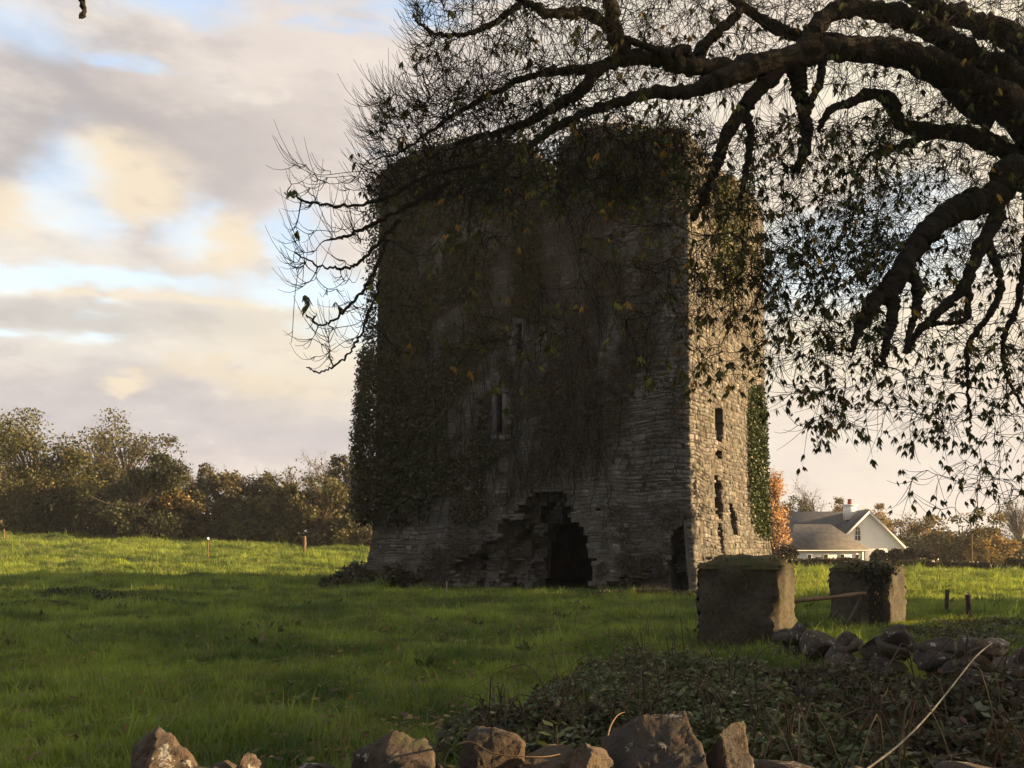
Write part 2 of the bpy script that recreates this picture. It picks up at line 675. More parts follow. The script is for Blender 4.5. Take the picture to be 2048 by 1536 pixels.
def panel_pt(which, u, v, dep):
    O, d, n, W = PANELS[which]
    u = np.asarray(u, float); v = np.asarray(v, float); dep = np.asarray(dep, float)
    o = toff(v)
    uu = -o + u / W * (W + 2 * o)
    P = O + d * uu[..., None] + n * (o - dep)[..., None]
    return P + np.stack([0 * v, 0 * v, v], -1)


PANELS = [(TC, dL, nF, TW), (TC, dR, nR, TL), (TC + dL * TW, dR, dL, TL), (TC + dR * TL, dL, dR, TW)]

prof0 = np.array([(735, 350), (765, 338), (800, 320), (850, 294), (900, 284), (960, 284), (1000, 280), (1052, 290), (1056, 374),
                  (1112, 374), (1118, 304), (1140, 268), (1180, 252), (1230, 248), (1245, 268), (1290, 264), (1300, 256), (1392, 262)], float)
prof1 = np.array([(1370, 262), (1384, 285), (1402, 302), (1450, 348), (1480, 360), (1530, 420)], float)
tp = []
for w, pr in ((0, prof0), (1, prof1)):
    u, v = to_panel(pr[:, 0], pr[:, 1], w)
    o = np.argsort(u)
    tp.append((u[o], v[o]))


def top_of(which, u):
    if which < 2:
        return np.interp(u, *tp[which])
    return 12.4 + .35 * wob(u, u * 0 + which, 3, 5) - (.8 if which == 3 else 0)


OPEN = {0: [], 1: []}
OBB = {0: [], 1: []}


def opening(which, pts, dep, rag):
    p = np.array(pts, float)
    u, v = to_panel(p[:, 0], p[:, 1], which)
    OPEN[which].append((list(zip(u, v)), dep, rag))
    OBB[which].append((u.min() - .9, u.max() + .9, v.min() - .7, v.max() + .7))


opening(0, [(918, 1119), (960, 1102), (994, 1084), (1003, 1050), (1036, 1028), (1049, 1008), (1073, 984), (1137, 984), (1139, 1008), (1154, 1025),
            (1172, 1047), (1180, 1078), (1181, 1122), (1176, 1215), (960, 1215), (930, 1160)], .85, .20)
opening(0, [(1000, 1110), (1012, 1062), (1050, 1035), (1066, 1010), (1130, 1000), (1140, 1030), (1170, 1060), (1174, 1215), (1000, 1215)], 1.6, .15)
opening(0, [(1048, 1215), (1052, 1110), (1062, 1068), (1084, 1042), (1112, 1030), (1138, 1036), (1154, 1055), (1168, 1088), (1174, 1120), (1176, 1215)], 9, .05)
opening(0, [(1322, 1125), (1338, 1070), (1352, 1042), (1376, 1038), (1384, 1215), (1312, 1215)], 1.3, .08)
opening(0, [(1205, 1215), (1215, 1165), (1250, 1150), (1320, 1140), (1400, 1130), (1400, 1215)], .40, .2)
opening(0, [(760, 1140), (850, 1132), (925, 1120), (960, 1215), (760, 1215)], .16, .2)
opening(0, [(1035, 650), (1047, 650), (1047, 712), (1035, 712)], 9, 0)
opening(0, [(997, 790), (1009, 790), (1009, 870), (997, 870)], 9, 0)
opening(0, [(1189, 1014), (1199, 1014), (1199, 1028), (1189, 1028)], .7, 0)
opening(1, [(1425, 818), (1440, 812), (1443, 850), (1440, 884), (1427, 880)], 9, .03)
opening(1, [(1427, 902), (1441, 906), (1438, 926), (1426, 922)], .55, .06)
opening(1, [(1425, 950), (1436, 962), (1440, 1000), (1436, 1040), (1424, 1030), (1422, 980)], .5, .10)
opening(1, [(1428, 1040), (1438, 1045), (1434, 1110), (1426, 1100)], .28, .10)
opening(1, [(1450, 1008), (1463, 1012), (1466, 1068), (1455, 1070)], .9, .03)


def depth_map(which, u, v):
    dep = np.zeros(np.shape(u))
    if which > 1:
        return dep
    r = wob(np.floor(v / .25) * 3.1, np.floor(u / .42) * 2.7, 3.3, 6)
    r2 = wob(np.floor(u / .42) * 3.7, np.floor(v / .25) * 2.9, 3.7, 7)
    for poly, d, rag in OPEN[which]:
        m = inpoly(u + r * rag, v + r2 * rag, poly)
        dd = d if d > 5 else d * (1 + .30 * r)
        dep = np.where(m, np.maximum(dep, dd), dep)
    return dep


TT = 2.3
tower = root('tower_house', TC + dL * TW / 2 + dR * TL / 2, 'ruined square stone tower overgrown with creeper, breached doorway at its base', 'tower')


def build_panel(which, name):
    O, d, n, W = PANELS[which]
    S = .155
    nu = int(round(W / S)); su = W / nu
    nv = int(17.2 / S); sv = S
    uc = (np.arange(nu) + .5) * su
    vc = ZB + (np.arange(nv) + .5) * sv
    U, Vv = np.meshgrid(uc, vc)
    dep = depth_map(which, U, Vv)
    solid = (Vv < top_of(which, U)) & (dep < 5)
    thick = np.where((U < 1.9) & (Vv < 3.4), .26, TT) if which == 1 else np.full(U.shape, TT)
    b = Bag()
    def quad(a, bq, c, e):
        V = np.stack([a, bq, c, e], 1).reshape(-1, 3)
        b.put(V, np.arange(len(V)).reshape(-1, 4), (1, 1, 1))
    jj, ii = np.nonzero(solid)
    u0, u1, v0, v1 = ii * su, (ii + 1) * su, ZB + jj * sv, ZB + (jj + 1) * sv
    dd = dep[jj, ii]
    p = lambda u, v, e: panel_pt(which, u, v, e)
    quad(p(u0, v0, dd), p(u1, v0, dd), p(u1, v1, dd), p(u0, v1, dd))
    tt = thick[jj, ii]
    quad(p(u0, v0, tt), p(u1, v0, tt), p(u1, v1, tt), p(u0, v1, tt))
    D2 = np.where(solid, dep, TT)
    pad = np.pad(D2, 1, constant_values=TT)
    pad[0, :] = 0
    for dj, di in ((0, 1), (0, -1), (1, 0), (-1, 0)):
        nb = pad[1 + dj:1 + dj + nv, 1 + di:1 + di + nu]
        J, I = np.nonzero(solid & (nb > dep + 1e-6))
        if not len(J):
            continue
        a0, a1, c0, c1 = I * su, (I + 1) * su, ZB + J * sv, ZB + (J + 1) * sv
        e0, e1 = dep[J, I], np.minimum(nb[J, I], thick[J, I])
        if di:
            q = a1 if di > 0 else a0
            quad(p(q, c0, e0), p(q, c1, e0), p(q, c1, e1), p(q, c0, e1))
        else:
            q = c1 if dj > 0 else c0
            quad(p(a0, q, e0), p(a1, q, e0), p(a1, q, e1), p(a0, q, e1))
    return b.build(name, 'mortar', tower)


_a = to_panel(np.array([1225., 1312.]), np.array([1105., 1030.]), 0)
WF = (_a[0].min(), _a[0].max(), _a[1].min(), _a[1].max())      # patch of pale flecks near the corner


def lay_stones(which, parent, keep):
    """coursed rubble facing: every stone has its own edges, height and set-back"""
    O, d, n, W = PANELS[which]
    rng = np.random.default_rng(50 + which)
    V12, cols, big = [], [], []
    v = ZB
    fidx = np.array([(0, 1, 5, 4), (1, 2, 6, 5), (2, 3, 7, 6), (3, 0, 4, 7), (4, 5, 9, 8), (5, 6, 10, 9), (6, 7, 11, 10), (7, 4, 8, 11), (8, 9, 10, 11)])
    row = 0
    while v < 16.6:
        h = rng.choice([.10, .13, .16, .20, .25], p=[.2, .27, .27, .18, .08]) * rng.uniform(.9, 1.1)
        u = -.02
        first = True
        while u < W - .05:
            w = rng.choice([.13, .2, .28, .38, .5], p=[.16, .27, .29, .2, .08]) * rng.uniform(.85, 1.15)
            if first:
                w = .5 if row % 2 else .28
                first = False
            w = min(w, W + .02 - u)
            if W + .02 - (u + w) < .16:
                w = W + .02 - u
            # now and then two thin stones share a course
            subs = [(v, v + h)]
            if h > .17 and rng.random() < .35:
                c = v + h * rng.uniform(.4, .6)
                subs = [(v, c), (c, v + h)]
            for a, bq in subs:
                uc, vc = u + w / 2, (a + bq) / 2
                if vc > float(top_of(which, uc)) - .05:
                    continue
                du, dv_ = w * .38, (bq - a) * .3
                d5 = np.zeros(5)
                if any(e[0] < uc < e[1] and e[2] < vc < e[3] for e in OBB[which]):
                    d5 = depth_map(which, uc + np.array([0, du, du, -du, -du]), vc + np.array([0, dv_, -dv_, dv_, -dv_]))
                dep = float(d5[0])
                if d5.max() > 5:
                    continue
                loose = dep > .1
                if which == 1 and w < .24 and rng.random() < .10:
                    continue
                if loose and rng.random() < .12:
                    continue
                g = .012
                prd = rng.normal(.028, .014) * (1 if which else .6) + (rng.uniform(-.06, .14) if loose else 0)
                if rng.random() < .05:
                    prd -= .06
                tl = rng.normal(0, .008, 4)
                q = np.array([(u + g, a + g), (u + w - g, a + g), (u + w - g, bq - g), (u + g, bq - g)])
                q = q + rng.normal(0, .014 if not loose else .026, q.shape)
                q[:, 1] += .055 * wob(q[:, 0], q[:, 1] * .7, 2.4, which)
                cc = q.mean(0)
                ins = cc + (q - cc) * np.array([1 - .05 / max(w, .2), 1 - .045 / max(bq - a, .1)])
                uu = np.concatenate([q[:, 0], q[:, 0], ins[:, 0]])
                vv = np.concatenate([q[:, 1], q[:, 1], ins[:, 1]])
                de = np.concatenate([np.full(4, dep + .14), dep - prd * .45 + tl, dep - prd + tl])
                Pt = panel_pt(which, uu, vv, de)
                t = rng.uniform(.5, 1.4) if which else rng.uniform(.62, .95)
                if which == 0 and WF[0] < uc < WF[1] and WF[2] < vc < WF[3] and w < .2 and rng.random() < .22:
                    t = 2.3
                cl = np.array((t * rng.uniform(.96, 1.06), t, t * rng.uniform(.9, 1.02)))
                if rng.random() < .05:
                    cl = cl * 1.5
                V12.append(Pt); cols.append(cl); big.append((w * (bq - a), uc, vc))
            u += w
        v += h
        row += 1
    V12 = np.array(V12); cols = np.array(cols); big = np.array(big)
    show = keep(big[:, 1], big[:, 2])
    order = np.argsort(-(big[:, 0] * np.where(show, 1, .0)))
    idx = order[:140 if which == 0 else 160]
    for i in idx:
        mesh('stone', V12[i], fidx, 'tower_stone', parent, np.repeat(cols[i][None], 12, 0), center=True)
    rest = np.setdiff1d(np.arange(len(V12)), idx)
    Vr = V12[rest].reshape(-1, 3)
    Fr = (fidx[None] + (np.arange(len(rest)) * 12)[:, None, None]).reshape(-1, 4)
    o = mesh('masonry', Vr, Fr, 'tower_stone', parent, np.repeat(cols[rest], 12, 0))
    tag(o, kind='stuff')


w0 = build_panel(0, 'front_wall')
w1 = build_panel(1, 'side_wall')
w2 = build_panel(2, 'end_wall')
w3 = build_panel(3, 'rear_wall')
lay_stones(0, w0, lambda u, v: ((u < 4.2) & (v < 9)) | (v < 3.4))
lay_stones(1, w1, lambda u, v: v < 10.5)
b = Bag()
c4 = [TC + dL * .8 + dR * .8, TC + dL * (TW - .8) + dR * .8, TC + dL * (TW - .8) + dR * (TL - .8), TC + dL * .8 + dR * (TL - .8)]
V = [tuple(c[:2]) + (z,) for z in (10.6, 10.9) for c in c4]
b.put(V, [(3, 2, 1, 0), (4, 5, 6, 7), (0, 1, 5, 4), (1, 2, 6, 5), (2, 3, 7, 6), (3, 0, 4, 7)])
b.build('light_stop_deck', 'mortar', tower)  # unseen deck added so the open top lets no light inside
# dressed surrounds of the slit windows
for (x0, x1, y0, y1) in ((1035, 1047, 650, 712), (997, 1009, 790, 870)):
    u, v = to_panel(np.array([x0, x1, x0]), np.array([y1, y1, y0]), 0)
    ur, ul, vb, vt = min(u), max(u), min(v), max(v)
    fr = None
    for nm, (a0, a1, b0, b1) in (('window_jamb', (ul, ul + .16, vb - .02, vt + .02)), ('window_jamb', (ur - .16, ur, vb - .02, vt + .02)),
                                 ('window_lintel', (ur - .26, ul + .26, vt + .02, vt + .24)), ('window_sill', (ur - .22, ul + .22, vb - .22, vb - .02))):
        q = [(a0, b0), (a1, b0), (a1, b1), (a0, b1)]
        P8 = np.concatenate([panel_pt(0, [c[0] for c in q], [c[1] for c in q], np.full(4, e)) for e in (.25, -.085)])
        mesh(nm, P8, np.array([(3, 2, 1, 0), (4, 5, 6, 7), (0, 1, 5, 4), (1, 2, 6, 5), (2, 3, 7, 6), (3, 0, 4, 7)]), 'tower_stone', w0, np.full((8, 3), .75))

# ------------------------------------------------------------------ ivy and creeper on the tower
IVY = [(.034, .042, .020, 4), (.046, .050, .025, 3), (.062, .055, .03, 2), (.075, .055, .034, 1.6)]
BROWN = [(.085, .062, .046, 4), (.062, .048, .038, 4), (.12, .085, .055, 1.2), (.06, .058, .034, 2)]
GREEN = [(.028, .045, .014, 4), (.042, .060, .018, 3), (.07, .085, .026, 1)]


def wall_leaves(which, poly, n, rng, dep=(.05, .3), size=(.06, .125), pal=IVY, bulge=None, patch=0.0):
    poly = np.array(poly, float)
    lo, hi = poly.min(0), poly.max(0)
    x = rng.uniform(lo[0], hi[0], n * 3); y = rng.uniform(lo[1], hi[1], n * 3)
    jx, jy = rng.normal(0, 1, (2, n * 3)) * np.where(x < 775, 7, 22 if which == 0 else 6)
    m = inpoly(x + jx, y + jy, [tuple(p) for p in poly])
    if which == 0:
        for x0, x1, y0, y1 in ((1035, 1047, 650, 712), (997, 1009, 790, 870)):
            m &= ~((x > x0 - 15) & (x < x1 + 15) & (y > y0 - 14) & (y < y1 + 16))
    if patch:
        q = wob(x, y, 120, 1) + .6 * wob(x, y, 45, 2)
        m &= q > rng.normal(patch, .35, n * 3)
    x, y = x[m][:n], y[m][:n]
    u, v = to_panel(x, y, which)
    d = rng.uniform(dep[0], dep[1], len(u))
    if bulge is not None:
        d = d + bulge(x, y) * rng.uniform(.2, 1, len(u))
    # hug the wall: never inside an opening
    ok = depth_map(which, u, v) < .3
    P = panel_pt(which, u[ok], v[ok], -d[ok])
    n_ = PANELS[which][2]
    D = rng.normal(0, .6, P.shape) + n_ * .35 + np.array((0, 0, -.75))
    L = rng.uniform(*size, len(P))
    V, Fq = leaves(P, D, L, L * .85, rng)
    return V, Fq, pick(pal, len(P), rng, .35)


def vines(which, starts, rng, length=(2, 6), r=.012, up=1):
    P, Rr = [], []
    for x, y in starts:
        u, v = to_panel(x, y, which)
        Ln = rng.uniform(*length)
        m = 14
        s = np.linspace(0, 1, m)
        uu = u + np.cumsum(rng.normal(0, .11, m)) + rng.normal(0, .5) * s
        vv = v + up * s * Ln
        ok = np.clip(uu, .05, PANELS[which][3] - .05)
        P.append(panel_pt(which, ok, vv, np.full(m, -.07) - rng.uniform(0, .05, m)))
        Rr.append(r * rng.uniform(.6, 1.4) * (1 - .75 * s))
    return tubes(np.array(P), np.array(Rr), 4)


def ivy(name, label, specs, vine=None, mat='ivy_leaf', seed=1):
    rng = np.random.default_rng(seed)
    o = root(name, TC + dL * 6, label, 'ivy')
    b = Bag()
    for s in specs:
        b.put(*wall_leaves(rng=rng, **s))
    b.build('leaves', mat, o)
    if vine:
        b = Bag()
        for which, starts, ln, r, up in vine:
            b.put(*vines(which, starts, rng, ln, r, up))
        b.build('stem', 'bark', o)
    return o


def edge_bulge(x, y):
    e = np.exp(-((x - 752) / 26.0) ** 2)
    return e * (.16 + .70 * sstep(y, 620, 880) * (1 - sstep(y, 1020, 1060)))


rs = np.random.default_rng(5)
ivy('ivy', 'dense dark ivy bulging from the far shaded corner of the tower',
    [dict(which=0, poly=[(748, 350), (800, 340), (830, 560), (860, 760), (900, 900), (880, 1000), (790, 1052), (742, 1050), (736, 900), (742, 700)], n=24000,
          dep=(.04, .26), bulge=edge_bulge),
     dict(which=0, poly=[(790, 420), (960, 420), (1000, 700), (1030, 960), (940, 1050), (850, 1030)], n=15000, dep=(.03, .16), patch=-.1),
     dict(which=0, poly=[(738, 700), (790, 720), (800, 1040), (738, 1045)], n=13000, dep=(.1, .5), bulge=edge_bulge)],
    [(0, [(rs.uniform(760, 900), rs.uniform(1000, 1060)) for _ in range(30)], (5, 13), .022, 1)], seed=2)
ivy('ivy', 'brown leafless creeper matting the middle of the shaded tower front',
    [dict(which=0, poly=[(780, 380), (1330, 400), (1300, 640), (1260, 760), (1200, 880), (1080, 960), (1020, 1000), (960, 1060), (840, 1040), (800, 800)], n=40000,
          dep=(.02, .13), size=(.04, .095), pal=BROWN, patch=-.45),
     dict(which=0, poly=[(880, 1060), (1000, 1080), (990, 1190), (860, 1190)], n=2600, dep=(.02, .1), size=(.04, .09), pal=BROWN, patch=-.3),
     dict(which=0, poly=[(1190, 1110), (1390, 1120), (1390, 1190), (1190, 1190)], n=2600, dep=(.02, .1), size=(.04, .09), pal=BROWN, patch=-.2),
     dict(which=0, poly=[(1090, 700), (1180, 700), (1240, 900), (1060, 980)], n=5200, dep=(.02, .1), size=(.04, .09), pal=BROWN),
     dict(which=0, poly=[(1205, 1010), (1380, 1000), (1380, 1050), (1320, 1130), (1240, 1150), (1200, 1100)], n=1900, dep=(.02, .1), size=(.04, .09), pal=BROWN, patch=-.1),
     dict(which=0, poly=[(1180, 480), (1370, 520), (1372, 900), (1240, 960), (1200, 800)], n=5200, dep=(.02, .08), size=(.035, .08), pal=BROWN, patch=.35),
     dict(which=0, poly=[(1030, 420), (1085, 420), (1080, 650), (1030, 640)], n=2600, dep=(.05, .22), size=(.07, .14), pal=IVY)],
    [(0, [(rs.uniform(830, 1230), rs.uniform(900, 1040)) for _ in range(120)], (2, 9), .013, 1),
     (0, [(rs.uniform(1000, 1370), rs.uniform(640, 800)) for _ in range(50)], (1.5, 5), .012, 1)], mat='dry_leaf', seed=3)
ivy('ivy', 'bushy dark ivy crowning the broken top of the tower',
    [dict(which=0, poly=[(750, 352), (800, 318), (860, 284), (960, 270), (1050, 278), (1060, 400), (900, 420), (780, 440), (752, 420)], n=15000, dep=(-.5, .3)),
     dict(which=0, poly=[(1110, 320), (1140, 258), (1190, 240), (1235, 238), (1245, 255), (1300, 245), (1385, 250), (1385, 400), (1240, 430), (1100, 420)], n=18000, dep=(-.6, .38)),
     dict(which=0, poly=[(1040, 290), (1125, 280), (1118, 440), (1050, 440)], n=2600, dep=(-.3, .3))], seed=4)
ivy('ivy', 'narrow green strip of ivy climbing the sunlit side of the tower',
    [dict(which=1, poly=[(1496, 772), (1510, 770), (1519, 830), (1523, 1000), (1522, 1080), (1502, 1060), (1490, 980), (1488, 860)], n=13000, dep=(.04, .22), pal=GREEN)], seed=6)
ivy('ivy', 'ragged yellow-green ivy hanging high on the sunlit side behind the branches',
    [dict(which=1, poly=[(1415, 350), (1500, 380), (1490, 480), (1460, 600), (1440, 600), (1420, 480)], n=4200, dep=(.04, .24), pal=GREEN + [(.14, .13, .03, 3)])], seed=7)

# ------------------------------------------------------------------ generic trees
OLIVE = [(.066, .074, .028, 4), (.092, .092, .034, 3), (.046, .052, .022, 3), (.12, .10, .04, 1)]
RUST = [(.088, .076, .042, 3), (.068, .064, .036, 3), (.052, .052, .03, 2), (.115, .095, .05, 1)]
DARKG = [(.028, .036, .016, 4), (.040, .046, .020, 3), (.06, .058, .026, 1)]
GOLD = [(.26, .17, .05, 3), (.19, .135, .045, 3), (.11, .10, .04, 3)]
ORANGE = [(.48, .29, .15, 4), (.42, .23, .11, 3), (.56, .40, .24, 2)]


def tree(name, label, x, y, height, width, pal, seed, n=4200, size=.25, stem=.16, lobes=None, bare=0.0, group=None, cat='tree', low=.2, clump=70, mat='leaf', twigs=True, gaps=()):
    """tapered trunk with limbs; a crown of leaf clumps gathered round the limb ends"""
    rng = np.random.default_rng(seed)
    z0 = float(H(x, y)) - .15
    o = root(name, (x, y, z0), label, cat, group)
    base = np.array((x, y, z0))
    b = Bag()
    lean = rng.normal(0, .05, 2) * height
    m = 9
    s = np.linspace(0, 1, m)
    ht = height * (.72 if bare < .5 else .8)
    tr = base + np.stack([lean[0] * s + rng.normal(0, .015 * height, m) * s, lean[1] * s + rng.normal(0, .015 * height, m) * s, ht * s], -1)
    b.put(*tubes(tr[None], (stem * height / 8 * (1 - .85 * s) + .012)[None], 7))
    if lobes is None:
        lobes = [(0, 0, .62, .5, .36)]
        if low < .15:
            lobes += [(-.16, 0, .30, .34, .24), (.18, 0, .26, .32, .22)]
        for _ in range(6):
            a = rng.uniform(0, 6.28)
            q = rng.uniform(.18, .34)
            lobes.append((math.cos(a) * q, math.sin(a) * q, rng.uniform(low + .14, .84), rng.uniform(.18, .28), rng.uniform(.12, .20)))
    ends = []
    LB, LR = [], []
    for i in range(max(int(clump), 10)):
        lx, ly, lz, rx, rz = lobes[rng.integers(len(lobes))]
        dv = norm(rng.normal(size=3)) * rng.uniform(.55, 1.0)
        e = base + np.array((lx * width + dv[0] * rx * width, ly * width + dv[1] * rx * width, max(lz * height + dv[2] * rz * height, low * height)))
        ends.append(e)
        f = np.clip((e[2] - z0) / height - rng.uniform(.15, .4), .1, .95)
        st = np.array([np.interp(f, s, tr[:, c]) for c in range(3)])
        mid = st * .5 + e * .5 + np.array((0, 0, .06 * height)) + rng.normal(0, .02 * height, 3)
        LB.append(resample([st, mid, e], 7))
        LR.append(stem * height / 8 * .33 * np.linspace(1, .15, 7) + .006)
    for g, gr_ in gaps:
        keep_ = []
        for q in LB:
            w_ = resample(q, 25) - np.array(g)
            along = w_ @ np.array(SUN_DIR)
            keep_.append(np.linalg.norm(w_ - along[:, None] * np.array(SUN_DIR), axis=1).min() > gr_ * .9)
        LR = [r for r, ok in zip(LR, keep_) if ok]
        LB = [q for q, ok in zip(LB, keep_) if ok]
    b.put(*tubes(np.array(LB), np.array(LR), 4))
    if twigs:
        TB, TR = [], []
        per = 4 if bare < .5 else 12
        for lb in LB:
            for _ in range(per):
                j = rng.integers(2, 7)
                st = lb[j]
                dv = norm(norm(lb[min(j, 5) + 1] - lb[min(j, 5)]) * .7 + rng.normal(0, .7, 3) + np.array((0, 0, .25)))
                ln = rng.uniform(.06, .14) * height
                TB.append(np.stack([st, st + dv * ln * .5 + rng.normal(0, .02 * ln, 3), st + dv * ln + rng.normal(0, .1 * ln, 3)]))
                TR.append((.016, .011, .005))
                if bare >= .5:
                    for q in range(4):
                        f = rng.uniform(.3, 1)
                        s2 = st + dv * ln * f
                        d2 = norm(dv + rng.normal(0, .55, 3))
                        l2 = ln * rng.uniform(.25, .55)
                        TB.append(np.stack([s2, s2 + d2 * l2 * .5, s2 + d2 * l2 + rng.normal(0, .1 * l2, 3)]))
                        TR.append((.009, .007, .004))
        b.put(*tubes(np.array(TB), np.array(TR), 3))
    b.build('trunk', 'far_bark', o)
    n = int(n * (1 - bare) * 2.3)
    if n > 10:
        ends = np.array(ends)
        w = rng.uniform(.3, 1.6, len(ends)) ** 1.5
        k = rng.choice(len(ends), n, p=w / w.sum())
        spread = rng.uniform(.04, .085, len(ends)) * (height + width) / 2
        P = ends[k] + np.clip(rng.normal(0, 1, (n, 3)), -1.5, 1.5) * spread[k][:, None] * np.array((1, 1, .72))
        P[:, 2] = np.maximum(P[:, 2], z0 + .25)
        for g, gr_ in gaps:          # openings in the crown that let a shaft of sun through
            w_ = P - np.array(g)
            along = w_ @ np.array(SUN_DIR)
            ok = np.linalg.norm(w_ - along[:, None] * np.array(SUN_DIR), axis=1) > gr_
            P, k = P[ok], k[ok]
        n = len(P)
        D = rng.normal(0, 1, (n, 3)) + np.array((0, 0, -.25))
        L = rng.uniform(.6, 1.35, n) * size
        V, Fq = leaves(P, D, L, L * .72, rng)
        tint = np.repeat(rng.uniform(.7, 1.35, len(ends))[k], 4)[:, None]
        mesh('crown', V, Fq, mat, o, pick(pal, n, rng, .3) * tint)
    return o


def ground_pt(px, Y):
    return (px - 1024) / F * Y, Y


def far_tree(px, Y, toppy, wpx, *a, **k):
    x, y = ground_pt(px, Y)
    z = float(H(x, y))
    top = CZ + (HY - toppy) / F * Y
    return lambda name, label, pal, seed, **kk: tree(name, label, x, y, top - z, wpx * 1.15 / F * Y, pal, seed, group='trees along the field edge', **{**k, **kk})


far_tree(62, 88, 800, 235)('ivied_tree', 'tallest olive-green tree of the hedgerow, at the far left', OLIVE, 11, n=9500, clump=130, low=.06)
far_tree(-70, 92, 840, 220)('ivied_tree', 'leafy tree cut by the edge of the picture beside the tallest hedgerow tree', OLIVE, 12, n=6500, clump=90, low=.08)
far_tree(248, 96, 838, 180)('half_bare_tree', 'half-bare brownish tree rising behind a rounded dark thicket', RUST + OLIVE, 13, n=3600, clump=95, low=.3, bare=.25)
far_tree(268, 86, 918, 210)('dark_thicket', 'rounded dark green thicket in front of the half-bare brownish tree', DARKG, 14, n=8500, clump=120, low=.03)
far_tree(150, 86, 985, 150)('dark_thicket', 'low dark scrub under the tallest hedgerow tree', DARKG, 15, n=4500, clump=70, low=.03)
far_tree(352, 88, 955, 95)('rusty_shrub', 'rust-brown leafy shrub on the sunny flank of the dark thicket', RUST + GOLD, 16, n=3000, clump=50, low=.08)
far_tree(395, 98, 905, 120)('bare_tree', 'pale bare-branched round tree standing above the hedgerow', RUST, 17, n=500, clump=60, bare=.8, low=.35)
far_tree(425, 90, 975, 140)('hedgerow_shrub', 'brown shrub of the hedgerow below the pale bare tree', RUST + DARKG, 18, n=4200, clump=70, low=.03)
far_tree(483, 92, 938, 110)('hedgerow_tree', 'flat-topped brown tree of the hedgerow with sky showing through', RUST, 19, n=2100, clump=55, low=.35)
far_tree(510, 88, 985, 130)('hedgerow_shrub', 'olive shrub of the hedgerow under the flat-topped tree', OLIVE + DARKG, 20, n=4200, clump=70, low=.03)
far_tree(575, 96, 912, 130)('bare_tree', 'twiggy bare tree above the middle of the hedgerow', RUST, 21, n=900, clump=60, bare=.7, low=.3)
far_tree(580, 88, 965, 120)('hedgerow_shrub', 'mottled green-brown shrub under the twiggy bare tree', OLIVE + RUST, 22, n=4200, clump=70, low=.03)
far_tree(640, 86, 945, 110)('golden_shrub', 'golden-brown sunlit shrub standing behind the wooden fence post', RUST + OLIVE, 23, n=3800, clump=65, low=.06)
far_tree(655, 98, 886, 110)('bare_tree', 'tall thin bare tree between the hedgerow and the tower', RUST, 24, n=700, clump=55, bare=.75, low=.3)
far_tree(702, 92, 882, 110)('half_bare_tree', 'tall rusty tree half hidden behind the ivied tower corner', RUST + OLIVE, 25, n=5200, clump=90, low=.06)
far_tree(720, 86, 1010, 120)('hedgerow_shrub', 'low shrub close behind the ivied tower corner', OLIVE, 26, n=3200, clump=60, low=.03)
# trees on the house side
far_tree(1547, 84, 935, 62)('birch_tree', 'slender orange birch glowing in sunlight beside the white house', ORANGE, 31, n=1700, clump=150, size=.17, low=.10, stem=.10,
                            lobes=[(0, 0, .30, .46, .20), (0, 0, .5, .44, .2), (0, .05, .68, .34, .18), (0, 0, .86, .18, .12)])
far_tree(1585, 125, 975, 70)('bare_tree', 'small grey-green tree behind the orange birch', DARKG, 32, n=1500, clump=40, bare=.4, low=.4)
far_tree(1622, 130, 962, 70)('bare_tree', 'pale bare tree rising behind the house roof', RUST, 33, n=300, clump=55, bare=.85, low=.3)
far_tree(1672, 125, 992, 66)('golden_tree', 'small golden tree behind the house left of the chimney', GOLD, 34, n=2600, clump=55, low=.2)
far_tree(1752, 125, 1002, 74)('golden_tree', 'golden-topped tree right behind the house gable peak', GOLD, 35, n=2600, clump=55, low=.2)
far_tree(1806, 118, 1020, 86)('golden_tree', 'golden-brown tree just right of the house gable', GOLD + DARKG, 36, n=3200, clump=60, low=.05)
far_tree(1838, 125, 1020, 70)('bare_tree', 'thin bare tree between the gable and the big green tree', RUST, 37, n=500, clump=50, bare=.8, low=.2)
far_tree(1850, 112, 1060, 110)('dark_thicket', 'dark green shrub at the foot of the trees beside the gable', DARKG, 38, n=4500, clump=70, low=.03)
far_tree(1925, 108, 1012, 140)('round_tree', 'big rounded green tree with gold-lit side right of the house', OLIVE + GOLD, 39, n=8500, clump=120, low=.05)
far_tree(1990, 100, 1055, 100)('rusty_shrub', 'orange-brown shrub sloping down beyond the hedge end', GOLD, 40, n=3600, clump=70, low=.04)
far_tree(2045, 125, 985, 90)('bare_tree', 'hazy bare tree at the very edge of the picture beyond the house', RUST, 41, n=800, clump=60, bare=.6, low=.25)
far_tree(2050, 112, 1070, 130)('dark_thicket', 'dark low trees at the edge of the picture behind the hedge end', DARKG, 42, n=4200, clump=70, low=.03)

